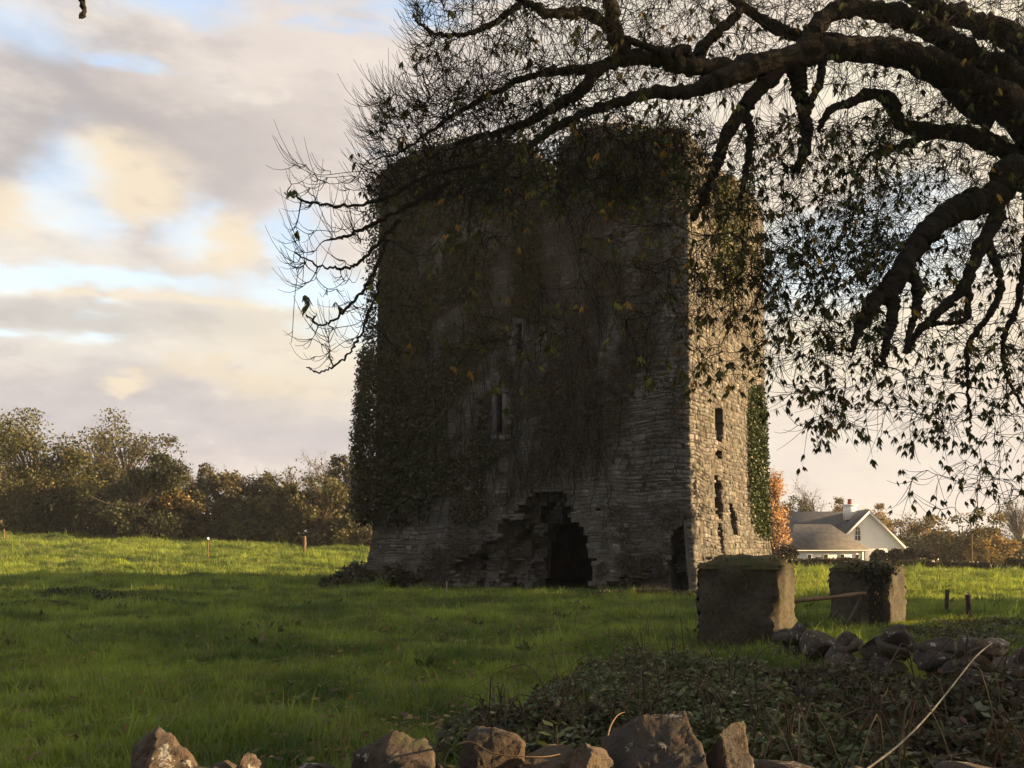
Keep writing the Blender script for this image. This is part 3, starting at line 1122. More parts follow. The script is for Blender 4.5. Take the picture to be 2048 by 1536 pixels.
# neighbouring trees outside the picture that shade the lane and the near pasture
GAPS = [((4.75, 15.7, .85), .95), ((8.4, 20.6, .75), .9), ((-.98, 2.95, 1.12), .22), ((.5, 2.95, 1.15), .22)]  # crown gaps carved along sun rays so piers and wall rocks catch sun
words = ['first', 'second', 'third', 'fourth', 'fifth', 'sixth', 'seventh', 'eighth', 'ninth', 'tenth']
for i, (x, y, hgt, wd) in enumerate(((34, 24.2, 15.5, 13), (35, 16.4, 15.5, 12), (36, 6.6, 15, 12.5), (46, 19.5, 16.5, 12), (47, 10, 16.5, 12))):
    shade = tree('sycamore_tree', words[i] + ' leafy sycamore, added unseen behind the camera to dim the sky light', x, y, hgt, wd, OLIVE, 61 + i, n=3600, clump=150, size=.5, low=.28,
                 group='shade trees along the lane', gaps=GAPS)
for i, (x, y, q) in enumerate([(15, -11, 1.0), (3, -13, .95), (-9, -11, 1.0)]):  # unseen trees added behind the camera to darken the shaded foreground
    c = shade.copy()
    COL.objects.link(c)
    c.location = (x, y, float(H(x, y)) - .15)
    c.rotation_euler = (0, 0, 1.3 * i)
    c.scale = (q, q, q)
    c['label'] = words[i + 5] + ' leafy sycamore, added unseen behind the camera to dim the sky light'
    for chd in shade.children:
        d = chd.copy()
        COL.objects.link(d)
        d.parent = c

# ------------------------------------------------------------------ the house beyond the field
GZ = -0.9
house = root('farmhouse', (31.5, 98, GZ), 'white bungalow with slate roofs and a tall gable', 'house')


def prism(b, A, Bp, half, ez, rz, ov=.25):
    """gabled roof: ridge from A to Bp (x,y), eaves `half` to either side"""
    A, Bp = np.array(A, float), np.array(Bp, float)
    d = (Bp - A) / np.linalg.norm(Bp - A)
    s = np.array((-d[1], d[0]))
    A2, B2 = A - d * ov, Bp + d * ov
    sl = (rz - ez) / half
    hh = half + ov
    t = .16
    V = []
    for E in (A2, B2):
        for sg, lift in ((1, 0), (0, 0), (-1, 0), (1, t), (0, t), (-1, t)):
            q = E + s * sg * hh
            V.append((q[0], q[1], rz - sl * abs(sg) * hh + lift))
    Fc = [(0, 1, 7, 6), (1, 2, 8, 7), (3, 9, 10, 4), (4, 10, 11, 5), (0, 3, 4, 1), (1, 4, 5, 2), (6, 7, 10, 9), (7, 8, 11, 10), (0, 6, 9, 3), (2, 5, 11, 8)]
    b.put(V, Fc)


gx, gy, gh = 34.9, 98.0, 3.65
bw = Bag()
V = [(gx - gh, gy, GZ), (gx + gh, gy, GZ), (gx + gh, gy, 1.3), (gx, gy, 4.95), (gx - gh, gy, 1.3)]
V += [(x, y + 9, z) for x, y, z in V]
Vn = np.array(V)
bw.put(Vn[[0, 1, 2, 4, 5, 6, 7, 9]], [(0, 1, 2, 3), (5, 4, 7, 6), (1, 5, 6, 2), (4, 0, 3, 7)])
bw.put(Vn[[4, 2, 3, 9, 7, 8]], np.array([(0, 1, 2), (4, 3, 5)]))
bw.build('gable_wall', 'white_render', house)
b = Bag(); prism(b, (gx, gy), (gx, gy + 9), gh, 1.3, 4.98, .3)
gr = b.build('gable_roof', 'slate_dark', house)
for sg in (-1, 1):       # white barge boards along the gable
    q = Bag()
    a0, a1 = np.array((gx, gy - .33, 5.02)), np.array((gx + sg * (gh + .32), gy - .33, 5.02 - (gh + .32) * 1.0))
    V = []
    for P_ in (a0, a1):
        for dy, dz in ((-.05, -.02), (.04, -.02), (.04, -.26), (-.05, -.26)):
            V.append(P_ + np.array((0, dy, dz)))
    q.put(V, [(0, 1, 5, 4), (1, 2, 6, 5), (2, 3, 7, 6), (3, 0, 4, 7), (0, 3, 2, 1), (4, 5, 6, 7)])
    q.build('barge_board', 'white_render', gr)
b = Bag(); box(b, 25.2, gx - 1, 99.6, 106.4, GZ, 1.35); b.build('main_wall', 'white_render', house)
b = Bag(); prism(b, (25.0, 103), (gx, 103), 3.8, 1.3, 4.94, .2)
mr = b.build('main_roof', 'slate_dark', house)
b = Bag(); box(b, 33.6, 34.65, 100.6, 101.5, 4.2, 5.75); box(b, 33.52, 34.73, 100.52, 101.58, 5.6, 5.72)
ch = b.build('chimney', 'white_render', house)
b = Bag()
b.put(*tubes(np.array([[(34.12, 101.05, 5.72), (34.12, 101.05, 6.0), (34.12, 101.05, 6.22), (34.12, 101.05, 6.28)]]), np.array([[.24, .20, .19, .25]]), 12))
b.build('chimney_pot', 'clay', ch)
# arched gable window
xw = (1715 - 1024) / F * 98
w_ = Bag()
ang = np.linspace(0, math.pi, 9)
arch = [(xw - .26, 2.1 - 0.0), (xw + .26, 2.1)] + [(xw + .26 * math.cos(a), 3.12 + .38 * math.sin(a)) for a in ang]
V = [(x, gy - .03, z) for x, z in arch] + [(x, gy + .1, z) for x, z in arch]
nA = len(arch)
w_.put([(xw, gy - .03, 2.7)] + V[:nA], np.array([(0, i + 1, (i + 1) % nA + 1) for i in range(nA)]))
wn = w_.build('window', 'window_glass', house)
w_ = Bag()
fr = np.array([(x, gy - .05, z) for x, z in arch + [arch[0]]])
w_.put(*tubes(fr[None], .045, 4))
w_.put(*tubes(np.array([[(xw, gy - .05, 2.1), (xw, gy - .05, 3.5)]]), .02, 4))
for zz in (2.6, 3.1):
    w_.put(*tubes(np.array([[(xw - .26, gy - .05, zz), (xw + .26, gy - .05, zz)]]), .02, 4))
w_.build('window_frame', 'white_cap', wn)
# low hipped wing turned a little to the sun
wc = np.array((28.6, 94.6)); wa = rad(9)
def wing(x, y):
    return (wc[0] + x * math.cos(wa) - y * math.sin(wa), wc[1] + x * math.sin(wa) + y * math.cos(wa))
hx, hy_ = 3.55, 2.9
b = Bag()
V = [wing(x, y) + (z,) for z in (GZ, 1.22) for x, y in ((-hx, -hy_), (hx, -hy_), (hx, hy_), (-hx, hy_))]
b.put(V, [(0, 1, 5, 4), (1, 2, 6, 5), (2, 3, 7, 6), (3, 0, 4, 7), (4, 5, 6, 7)])
b.build('wing_wall', 'white_render', house)
b = Bag()
e = .3
ev = [wing(x, y) for x, y in ((-hx - e, -hy_ - e), (hx + e, -hy_ - e), (hx + e, hy_ + e), (-hx - e, hy_ + e))]
rdg = [wing(-hx + 1.5, 0), wing(hx - 1.9, 0)]
V = [p + (1.12,) for p in ev] + [p + (1.24,) for p in ev] + [p + (3.62,) for p in rdg]
b.put(V, [(0, 1, 5, 4), (1, 2, 6, 5), (2, 3, 7, 6), (3, 0, 4, 7), (4, 5, 9, 8), (6, 7, 8, 9), (3, 2, 1, 0)])
b.put(V, np.array([(5, 6, 9), (7, 4, 8)]))
wr = b.build('wing_roof', 'slate_brown', house)
b = Bag()
V = np.array([[ev[0] + (1.14,), ev[1] + (1.14,)]]); b.put(*tubes(V, .06, 6)); b.build('gutter', 'white_cap', wr)
b = Bag(); b.put(*tubes(np.array([[wing(hx - .1, -hy_ - .08) + (1.1,), wing(hx - .1, -hy_ - .08) + (GZ,)]]), .05, 6)); b.build('drainpipe', 'grey_wood', house)
for xx in (-1.9, -.3, 1.3, 2.75):
    b = Bag()
    V = [wing(x, -hy_ - .02) + (z,) for x, z in ((xx - .2, -.2), (xx + .2, -.2), (xx + .2, .8), (xx - .2, .8))]
    b.put(V, [(0, 1, 2, 3)])
    wn = b.build('window', 'window_glass', house)
    b = Bag()
    fr = np.array([wing(x, -hy_ - .04) + (z,) for x, z in ((xx - .2, -.2), (xx + .2, -.2), (xx + .2, .8), (xx - .2, .8), (xx - .2, -.2))])
    b.put(*tubes(fr[None], .035, 4)); b.put(*tubes(np.array([[wing(xx - .2, -hy_ - .04) + (.3,), wing(xx + .2, -hy_ - .04) + (.3,)]]), .02, 4))
    b.build('window_frame', 'white_cap', wn)

# clipped bushes and hedge in front of the house
HEDGE = [(.050, .040, .020, 3), (.075, .055, .026, 3), (.10, .07, .03, 1.5), (.04, .045, .018, 2)]


def bush(name, label, px, py, Y, r, pal, seed, rz=1.0, n=2600, group=None):
    rng = np.random.default_rng(seed)
    c = at(px, py, Y)
    gz = float(H(c[0], c[1]))
    o = root(name, (c[0], c[1], gz), label, 'bush', group)
    dv = norm(rng.normal(size=(n, 3)))
    P = c + dv * (r * rng.uniform(.04, 1.06, (n, 1)) ** .5 * (1 + .06 * wob(dv[:, 0] * 3, dv[:, 2] * 3 + dv[:, 1], 2, 3))[:, None]) * np.array((1, 1, rz))
    L = rng.uniform(.12, .22, n)
    V, Fq = leaves(P, dv + rng.normal(0, .8, (n, 3)), L, L * .7, rng)
    mesh('leaves', V, Fq, 'ivy_leaf', o, pick(pal, n, rng))
    b = Bag()
    b.put(*tubes(np.array([[(c[0], c[1], gz - .2), tuple(c)]]), .06, 6))
    b.build('stem', 'bark', o)


DRK = [(.030, .022, .018, 3), (.045, .028, .02, 2), (.026, .03, .014, 2)]
bush('clipped_bush', 'dark clipped bush at the foot of the orange birch', 1575, 1107, 84, .82, DRK, 71, .8, group='clipped bushes before the house')
bush('clipped_bush', 'round dark clipped bush before the gable, nearer the wing', 1758, 1116, 82, .66, DRK, 72, group='clipped bushes before the house')
bush('clipped_bush', 'round dark clipped bush under the right eave of the gable', 1792, 1114, 82, .64, DRK, 73, group='clipped bushes before the house')
bush('clipped_bush', 'loose dark bush just beyond the gable end', 1822, 1112, 84, .7, DRK, 74, group='clipped bushes before the house')
bush('clipped_bush', 'dull clipped bush before the big rounded tree', 1858, 1118, 84, .7, DRK, 75, group='clipped bushes before the house')


def hedge(label, p0, p1, h, w, n, seed, pal=None, size=(.12, .24), rag=.04):
    rng = np.random.default_rng(seed)
    p0, p1 = np.array(p0), np.array(p1)
    o = root('hedge', ((p0 + p1) / 2).tolist() + [float(H(*((p0 + p1) / 2)))], label, 'hedge')
    t = rng.uniform(0, 1, n)
    d = norm(p1 - p0); s = np.array((-d[1], d[0]))
    side = rng.choice([-1, 1, 0], n, p=[.5, .2, .3])
    off = np.where(side == 0, rng.uniform(-1, 1, n), side * rng.uniform(.8, 1, n)) * w / 2
    base = p0 + (p1 - p0) * t[:, None]
    hz = np.where(side == 0, rng.uniform(.92, 1.02, n), rng.uniform(0, 1, n) ** 1.3) * h * (1 + rag * wob(t * 40, t * 9, 6, 2) + rag * .6 * wob(t * 90, t * 30, 6, 3))
    xy = base + s * off[:, None]
    P = np.concatenate([xy, (H(xy[:, 0], xy[:, 1]) + hz)[:, None]], 1)
    L = rng.uniform(*size, n)
    V, Fq = leaves(P, rng.normal(0, 1, (n, 3)), L, L * .7, rng)
    mesh('leaves', V, Fq, 'ivy_leaf', o, pick(pal or HEDGE, n, rng))
    m = 120
    tt = rng.uniform(0, 1, m)
    q = p0 + (p1 - p0) * tt[:, None] + s * rng.uniform(-.3, .3, (m, 1)) * w
    zz = H(q[:, 0], q[:, 1])
    A = np.concatenate([q, zz[:, None] - .1], 1); B_ = A + np.array((0, 0, h * .95)) + rng.normal(0, .15, (m, 3)) * np.array((1, 1, 0))
    Vt, Ft = tubes(np.stack([A, (A + B_) / 2 + rng.normal(0, .06, (m, 3)), B_], 1), np.array([[.03, .022, .01]]), 4)
    mesh('stem', Vt, Ft, 'bark', o)


hedge('tangled dark undergrowth closing the foot of the hedgerow trees', ground_pt(-130, 93), ground_pt(330, 92), 5.0, 2.2, 28000, 85, DARKG + RUST, (.16, .34), .35)
hedge('tangled brown undergrowth of the hedgerow close to the tower', ground_pt(330, 92), ground_pt(780, 90), 4.4, 2.2, 28000, 86, RUST + DARKG, (.16, .34), .35)
hedge('dark undergrowth below the trees right of the house', ground_pt(1800, 112), ground_pt(2130, 104), 2.6, 2.0, 9000, 87, DARKG + OLIVE, (.16, .34), .3)
hx0 = ground_pt(1500, 80); hx1 = ground_pt(1800, 77); hx2 = ground_pt(2012, 74)
hedge('trimmed brown hedge before the white house', hx0, hx1, .80, 1.0, 9000, 81)
hedge('trimmed brown hedge running on from the house to the trees', hx1, hx2, 1.0, 1.0, 8000, 82)
hedge('dark end of the boundary hedge at the picture edge', ground_pt(2014, 73), ground_pt(2120, 71), 1.3, 1.6, 4000, 83)


# ------------------------------------------------------------------ posts
def post(label, px, ybot, ytop, Y, wpx, mat, seed, cap=None, lean=0):
    rng = np.random.default_rng(seed)
    x, y = ground_pt(px, Y)
    z0 = float(H(x, y)) - .2
    z1 = CZ + (HY - ytop) / F * Y
    r = wpx / F * Y / 2
    o = root('fence_post', (x, y, z0), label, 'post', 'fence posts')
    b = Bag()
    s = np.linspace(0, 1, 7)
    pl = np.stack([x + lean * s + rng.normal(0, r * .1, 7), y + 0 * s, z0 + (z1 - z0) * s], -1)
    rr = r * (1 + rng.normal(0, .05, 7))
    V, Fq = tubes(pl[None], rr[None], 8)
    b.put(V, Fq)
    topc = V[-8:]
    b.put(np.concatenate([topc, [topc.mean(0) + (0, 0, r * .3)]]), np.array([(i, (i + 1) % 8, 8) for i in range(8)]))
    b.build('shaft', mat, o)
    if cap:
        b = Bag()
        b.put(*tubes(np.array([[(x + lean, y, z1 - .04), (x + lean, y, z1 + .10), (x + lean, y, z1 + .12)]]), np.array([[r * 1.9, r * 1.9, .01]]), 8))
        b.build('insulator', 'white_cap', o)


post('pale wooden post alone in the sunlit pasture', 609, 1102, 1073, 68, 7, 'weathered_wood', 1)
post('thin white-capped electric fence stake in the pasture', 416, 1105, 1078, 66, 2.4, 'weathered_wood', 2, True)
post('thin stake at the edge of the picture in the pasture', 8, 1075, 1058, 80, 3, 'weathered_wood', 3)
post('slim leaning stake in the field right of the gate piers', 1891, 1240, 1180, 24, 8, 'grey_wood', 4, lean=.05)
post('stout weathered post right of the slim stake', 1937, 1240, 1190, 21, 12, 'grey_wood', 5)
post('small pale stake at the foot of the tower front', 893, 1190, 1163, 31, 2.5, 'pale_cane', 6)
post('tall grey pole standing before the big rounded tree', 1944, 1125, 1068, 90, 3, 'weathered_wood', 7)

# ------------------------------------------------------------------ gate piers, rail and prop
def pier(label, corner, ang, w, ztop, seed):
    rng = np.random.default_rng(seed)
    c = np.array(corner)
    r_ = np.array((math.sin(ang), math.cos(ang))); l_ = np.array((-math.cos(ang), math.sin(ang)))
    z0 = float(H(*c)) - .3
    ctr = c + (r_ + l_) * w / 2
    o = root('gate_pier', (ctr[0], ctr[1], z0), label, 'gate pier', 'gate piers')
    # rough faced shaft: a box surface of small quads pushed in and out
    b = Bag()
    n, m = 22, 30
    cs = [c, c + r_ * w, c + (r_ + l_) * w, c + l_ * w]
    for i in range(4):
        A, B_ = cs[i], cs[(i + 1) % 4]
        t, s = np.meshgrid(np.linspace(0, 1, n), np.linspace(0, 1, m))
        xy = A + (B_ - A) * t[..., None]
        z = z0 + (ztop - .10 - z0) * s
        nn = norm(xy - ctr)
        dsp = .028 * wob(xy[..., 0] * 2 + xy[..., 1], z * 2, .9, 1) + .016 * wob(xy[..., 0] * 3, z * 3 + xy[..., 1], .35, 2) + .008 * wob(xy[..., 0] * 3, z * 3 - xy[..., 1], .16, 3)
        edge = np.minimum(t, 1 - t)
        dsp = dsp - .03 * np.exp(-edge / .03) * (1 + .9 * wob(z * 3, z * 0 + i, .5, 5))
        xy = xy + nn * dsp[..., None]
        V = np.concatenate([xy, z[..., None]], -1).reshape(-1, 3)
        k = (np.arange(m - 1)[:, None] * n + np.arange(n - 1)[None]).reshape(-1)
        b.put(V, np.stack([k, k + 1, k + 1 + n, k + n], -1))
    b.build('shaft', 'pillar_stone', o, smooth=True)
    b = Bag()
    n = 24
    t, s = np.meshgrid(np.linspace(-.02, 1.02, n), np.linspace(-.02, 1.02, n))
    xy = c + r_ * w * t[..., None] + l_ * w * s[..., None]
    e = np.minimum(np.minimum(t, 1 - t), np.minimum(s, 1 - s))
    z = ztop - .10 + .13 * sstep(e, -.03, .22) + .03 * wob(xy[..., 0], xy[..., 1], .4, 3)
    z = np.where(e < -.005, ztop - .16, z)
    V = np.concatenate([xy, z[..., None]], -1).reshape(-1, 3)
    k = (np.arange(n - 1)[:, None] * n + np.arange(n - 1)[None]).reshape(-1)
    b.put(V, np.stack([k, k + 1, k + 1 + n, k + n], -1))
    b.build('cap', 'moss', o, smooth=True)
    # tufts of moss and weeds on the cap
    m = 420
    q = c + r_ * w * rng.uniform(0, 1, (m, 1)) + l_ * w * rng.uniform(0, 1, (m, 1))
    P = np.concatenate([q, np.full((m, 1), ztop - .02)], 1)
    L = rng.uniform(.03, .08, m)
    V, Fq = leaves(P, rng.normal(0, .7, (m, 3)) + np.array((0, 0, .8)), L, L * .3, rng)
    mesh('weeds', V, Fq, 'ivy_leaf', o, pick([(.05, .055, .02, 3), (.09, .08, .03, 2)], m, rng))
    return ctr


pier('square mossy gate pier nearer the camera, lit down its narrow side', (3.945, 15.0), rad(29.7), 1.22, 1.44, 1)
P2 = pier('square gate pier farther back, draped with ivy', (7.56, 20.0), rad(36), 1.22, 1.27, 2)

rng = np.random.default_rng(91)
o = root('ivy', (P2[0], P2[1], 0), 'dark ivy clump draped over the farther gate pier', 'ivy')
n = 1500
px = rng.normal(1754, 14, n); py = 1130 + np.abs(rng.normal(0, 1, n)) * 48 * np.exp(-((px - 1755) / 24) ** 2) + rng.normal(0, 6, n)
P = np.stack([(px - 1024) / F * 20.0, 20.15 - (px - 1780) / F * 14 + rng.uniform(-.3, .1, n), CZ - (py - HY) / F * 20.2], -1)
L = rng.uniform(.04, .09, n)
V, Fq = leaves(P, rng.normal(0, .7, (n, 3)) + np.array((0, -.4, -.5)), L, L * .85, rng)
mesh('leaves', V, Fq, 'ivy_leaf', o, pick(IVY, n, rng))
st = np.array([[at(1752 + 14 * math.sin(i + j), 1255 - j * 18, 19.75) for j in range(7)] for i in range(6)])
V, Fq = tubes(st, np.array([[.02, .018, .016, .014, .012, .01, .006]]), 5)
mesh('stem', V, Fq, 'bark', o)


def pole(name, label, a, b_, r, mat, seed):
    rng = np.random.default_rng(seed)
    m = 9
    s = np.linspace(0, 1, m)[:, None]
    pl = a + (b_ - a) * s + rng.normal(0, r * .25, (m, 3))
    rr = r * (1 + rng.normal(0, .08, m))
    V, Fq = tubes(pl[None], rr[None], 8)
    b = Bag(); b.put(V, Fq)
    for i0 in (0, (m - 1) * 8):
        rg = V[i0:i0 + 8]
        b.put(np.concatenate([rg, [rg.mean(0)]]), np.array([(i, (i + 1) % 8, 8) for i in range(8)]))
    o = b.build(name, mat)
    tag(o, label, 'pole')


pole('wooden_rail', 'rough pale rail spanning the gap between the gate piers', at(1560, 1206, 16.2), at(1732, 1187, 19.6), .036, 'weathered_wood', 1)
pole('wooden_prop', 'thin prop leaning down from the rail beside the farther pier', at(1724, 1194, 19.3), at(1686, 1262, 18.6), .03, 'grey_wood', 2)


# ------------------------------------------------------------------ dry stone walls
def put_rock(parent, c, dims, seed, ang=0., sub=2, cuts=9, rough=.03, tint=None, mat='field_stone', tilt=0.):
    rng = np.random.default_rng(seed)
    V, Fc = rock(rng, sub, cuts, rough)
    V = V * np.array(dims) / 2
    if tilt:
        c_, s_ = math.cos(tilt), math.sin(tilt)
        V = np.stack([V[:, 0] * c_ + V[:, 2] * s_, V[:, 1], -V[:, 0] * s_ + V[:, 2] * c_], -1)
    V = rotz(V, ang) + np.array(c)
    t = rng.uniform(.65, 1.25) if tint is None else tint
    col = np.repeat(np.array([[t, t * rng.uniform(.94, 1.02), t * rng.uniform(.88, 1.0)]]), len(V), 0)
    return mesh('stone', V, Fc, mat, parent, col, center=True)


WY = 2.95
near = root('dry_stone_wall', (0, WY, 0), 'low dry stone wall of jagged rocks along the bottom edge', 'wall')
# (centre px, top py, width px, height m, depth m, tilt)
caps = [(318, 1460, 165, .30, .30, .12, 1.1), (498, 1507, 62, .16, .22, .0, 1.1), (786, 1460, 170, .28, .30, .05, .75), (968, 1458, 165, .26, .30, -.05, .8), (1192, 1478, 90, .24, .22, .1, 1.2),
        (1330, 1410, 250, .46, .34, .25, .95), (1452, 1440, 118, .36, .26, -.08, .9), (610, 1526, 130, .2, .3, 0, .8), (425, 1530, 120, .2, .3, 0, .8), (180, 1540, 140, .2, .3, 0, .8), (60, 1550, 130, .2, .3, 0, .9),
        (885, 1518, 100, .2, .28, 0, .8), (1085, 1502, 130, .22, .28, 0, .9), (1560, 1540, 130, .24, .3, 0, .8), (1700, 1545, 140, .24, .3, 0, .8), (1850, 1540, 140, .24, .3, 0, .8), (2000, 1535, 150, .26, .3, 0, .9)]


def slab(parent, outline, Y, depth, seed, tint, lean=0.):
    """jagged rock with its own outline, thickness and chipped faces"""
    rng = np.random.default_rng(seed)
    pts = np.array(outline, float)
    seg = np.linalg.norm(np.diff(np.vstack([pts, pts[:1]]), axis=0), axis=1)
    cum = np.concatenate([[0], np.cumsum(seg)])
    t = np.linspace(0, cum[-1], 97)[:-1]
    ring = np.stack([np.interp(t, cum, np.append(pts[:, q], pts[0, q])) for q in range(2)], -1)
    cx = ring.mean(0)
    K_, C_ = 11, 9
    cy = np.array(((cx[0] - 1024) / F * Y, Y, CZ - (cx[1] - HY) / F * Y))
    x = (ring[:, 0] - 1024) / F * Y; z = CZ - (ring[:, 1] - HY) / F * Y
    side_ = np.stack([x, 0 * x, z], -1)
    lay = [(cy * np.array((1, 0, 1)) + (side_ - cy * np.array((1, 0, 1))) * f, -depth / 2) for f in np.linspace(.04, .97, C_)]
    lay += [(side_, q * depth / 2) for q in np.linspace(-.96, .96, K_)]
    lay += [(cy * np.array((1, 0, 1)) + (side_ - cy * np.array((1, 0, 1))) * f, depth / 2) for f in np.linspace(.97, .04, C_)]
    V = np.array([a + np.array((0, Y + q, 0)) for a, q in lay])
    flat_ = V.reshape(-1, 3)
    ext = np.array((np.ptp(x) / 2, depth / 2, np.ptp(z) / 2))
    for q in range(9):                      # split faces
        n = norm(np.array((rng.normal(0, .8), rng.choice([-1, -1, 1]) * rng.uniform(.5, 1.2), rng.normal(.25, .6))))
        d = np.sum(np.abs(n) * ext) * rng.uniform(.30, .60)
        t_ = (flat_ - cy) @ n
        flat_ -= (np.maximum(t_ - d, 0) * .96)[:, None] * n
    flat_[:, 1] += (flat_[:, 2] - CZ + .6) * lean
    o = rng.uniform(0, 9)
    tl = norm(np.array((rng.normal(0, .5), rng.normal(0, .5), 1.)))
    st = np.floor((flat_ @ tl) / .022 + .9 * wob(flat_[:, 0], flat_[:, 1], .2, 1))
    flat_ += (.0022 * np.sin(st * 12.9898))[:, None] * norm(flat_ - cy)
    for f, a in ((.16, .003), (.06, .0022), (.024, .0016), (.011, .0010)):
        for ax in range(3):
            flat_[:, ax] += a * wob(flat_[:, 0] + o + ax * 3.1, flat_[:, 2] + flat_[:, 1] * .8, f, 2 + ax)
    m = 96
    K_ = len(lay)
    i0 = (np.arange(K_ - 1)[:, None] * m + np.arange(m)[None])
    i1 = (np.arange(K_ - 1)[:, None] * m + (np.arange(m)[None] + 1) % m)
    Fq = np.stack([i0, i1, i1 + m, i0 + m], -1).reshape(-1, 4)
    n0 = len(flat_)
    flat_ = np.concatenate([flat_, [flat_[:m].mean(0)], [flat_[-m:].mean(0)]])
    F3 = np.array([(i, (i + 1) % m, n0) for i in range(m)] + [(n0 - m + (i + 1) % m, n0 - m + i, n0 + 1) for i in range(m)])
    col = np.repeat(np.array([[tint, tint * .97, tint * .93]]), len(flat_), 0)
    return mesh('stone', flat_, [F3, Fq], 'field_stone', parent, col, center=True)


OUT = [([(235, 1590), (262, 1500), (285, 1475), (310, 1457), (322, 1470), (350, 1472), (360, 1490), (385, 1500), (398, 1530), (402, 1590)], .24, 1.15, .1),
       ([(462, 1590), (478, 1530), (492, 1507), (505, 1512), (520, 1530), (526, 1590)], .16, 1.2, 0),
       ([(680, 1590), (705, 1510), (730, 1480), (760, 1460), (800, 1462), (825, 1478), (850, 1476), (868, 1490), (875, 1520), (865, 1590)], .26, .8, -.1),
       ([(900, 1590), (930, 1480), (950, 1462), (990, 1458), (1030, 1470), (1048, 1485), (1045, 1530), (1035, 1590)], .24, .75, .15),
       ([(1135, 1590), (1145, 1500), (1165, 1478), (1185, 1490), (1215, 1505), (1226, 1535), (1228, 1590)], .16, 1.25, 0),
       ([(1190, 1590), (1205, 1480), (1260, 1450), (1290, 1425), (1320, 1410), (1350, 1408), (1372, 1425), (1382, 1460), (1395, 1480), (1400, 1520), (1412, 1590)], .28, .9, .25),
       ([(1392, 1590), (1405, 1510), (1420, 1465), (1440, 1445), (1470, 1438), (1490, 1445), (1495, 1480), (1500, 1530), (1510, 1590)], .20, 1.0, -.1)]
for i, (ol, dm, tint, ln_) in enumerate(OUT):
    slab(near, ol, WY - .06 * (i == 4), dm, 310 + i, tint, ln_)
for i, (px, py, wpx, hm, dm, tl, tint) in enumerate(caps[7:], 7):
    c = at(px, py, WY)
    c[2] -= hm / 2
    put_rock(near, c, (wpx / F * WY * 1.06, dm, hm * 1.03), 300 + i, R.uniform(-.5, .5), 5 if i < 7 else 4, 17, .05, tint, tilt=tl)
for row in range(5):
    x = -2.2
    i = 0
    while x < 2.3:
        w = R.uniform(.2, .42)
        put_rock(near, (x + w / 2, WY + R.normal(0, .03), .88 - row * .19), (w * 1.1, .42, .25), 400 + row * 40 + i, R.uniform(-.2, .2), 2, 10)
        x += w
        i += 1

mid = root('dry_stone_wall', (4.2, 11.5, 0), 'tumbled low stone wall running from the nearer gate pier to the picture edge', 'wall')
pts = [(1566, 1268, 13.9), (1640, 1272, 13.2), (1720, 1278, 12.5), (1800, 1276, 11.8), (1880, 1284, 11.1), (1960, 1290, 10.4), (2040, 1296, 9.8), (2110, 1300, 9.3)]
pts = np.array(pts)
i = 0
s = 0.
while s < 7:
    px, py, Y = (np.interp(s, np.arange(8), pts[:, q]) for q in range(3))
    wpx = R.uniform(34, 74)
    top = at(px, py + R.uniform(-22, 2), Y)
    w = wpx / F * Y
    put_rock(mid, (top[0], top[1] + R.normal(0, .06), top[2] - w * .3), (w * 1.15, w * 1.1, w * R.uniform(.6, .9)), 600 + i, R.uniform(-1, 1), 3, 18, .02, R.uniform(.55, 1.05))
    z = top[2] - w * .6
    while z > -.1:
        q = R.uniform(.2, .32)
        put_rock(mid, (top[0] + R.normal(0, .08), top[1] + R.normal(0, .05), z), (q * 1.5, .5, q), 700 + i * 7 + int(z * 20), R.uniform(-.4, .4), 2, 9)
        z -= q * .8
    s += wpx / 80.
    i += 1
o = put_rock(None, at(1985, 1294, 5.5), (.18, .16, .10), 991, .4, 3, 10, .05, 1.7)
o.name = 'loose_stone'
tag(o, 'pale loose stone on the bank where the long briar stem ends', 'stone')

# ------------------------------------------------------------------ brambles, nettles and bank
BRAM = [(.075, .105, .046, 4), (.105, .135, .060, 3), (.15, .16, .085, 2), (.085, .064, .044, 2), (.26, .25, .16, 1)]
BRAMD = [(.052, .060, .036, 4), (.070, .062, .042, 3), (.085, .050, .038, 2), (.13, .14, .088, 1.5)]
NETTLE = [(.030, .045, .020, 3), (.045, .062, .028, 2), (.05, .05, .028, 1)]


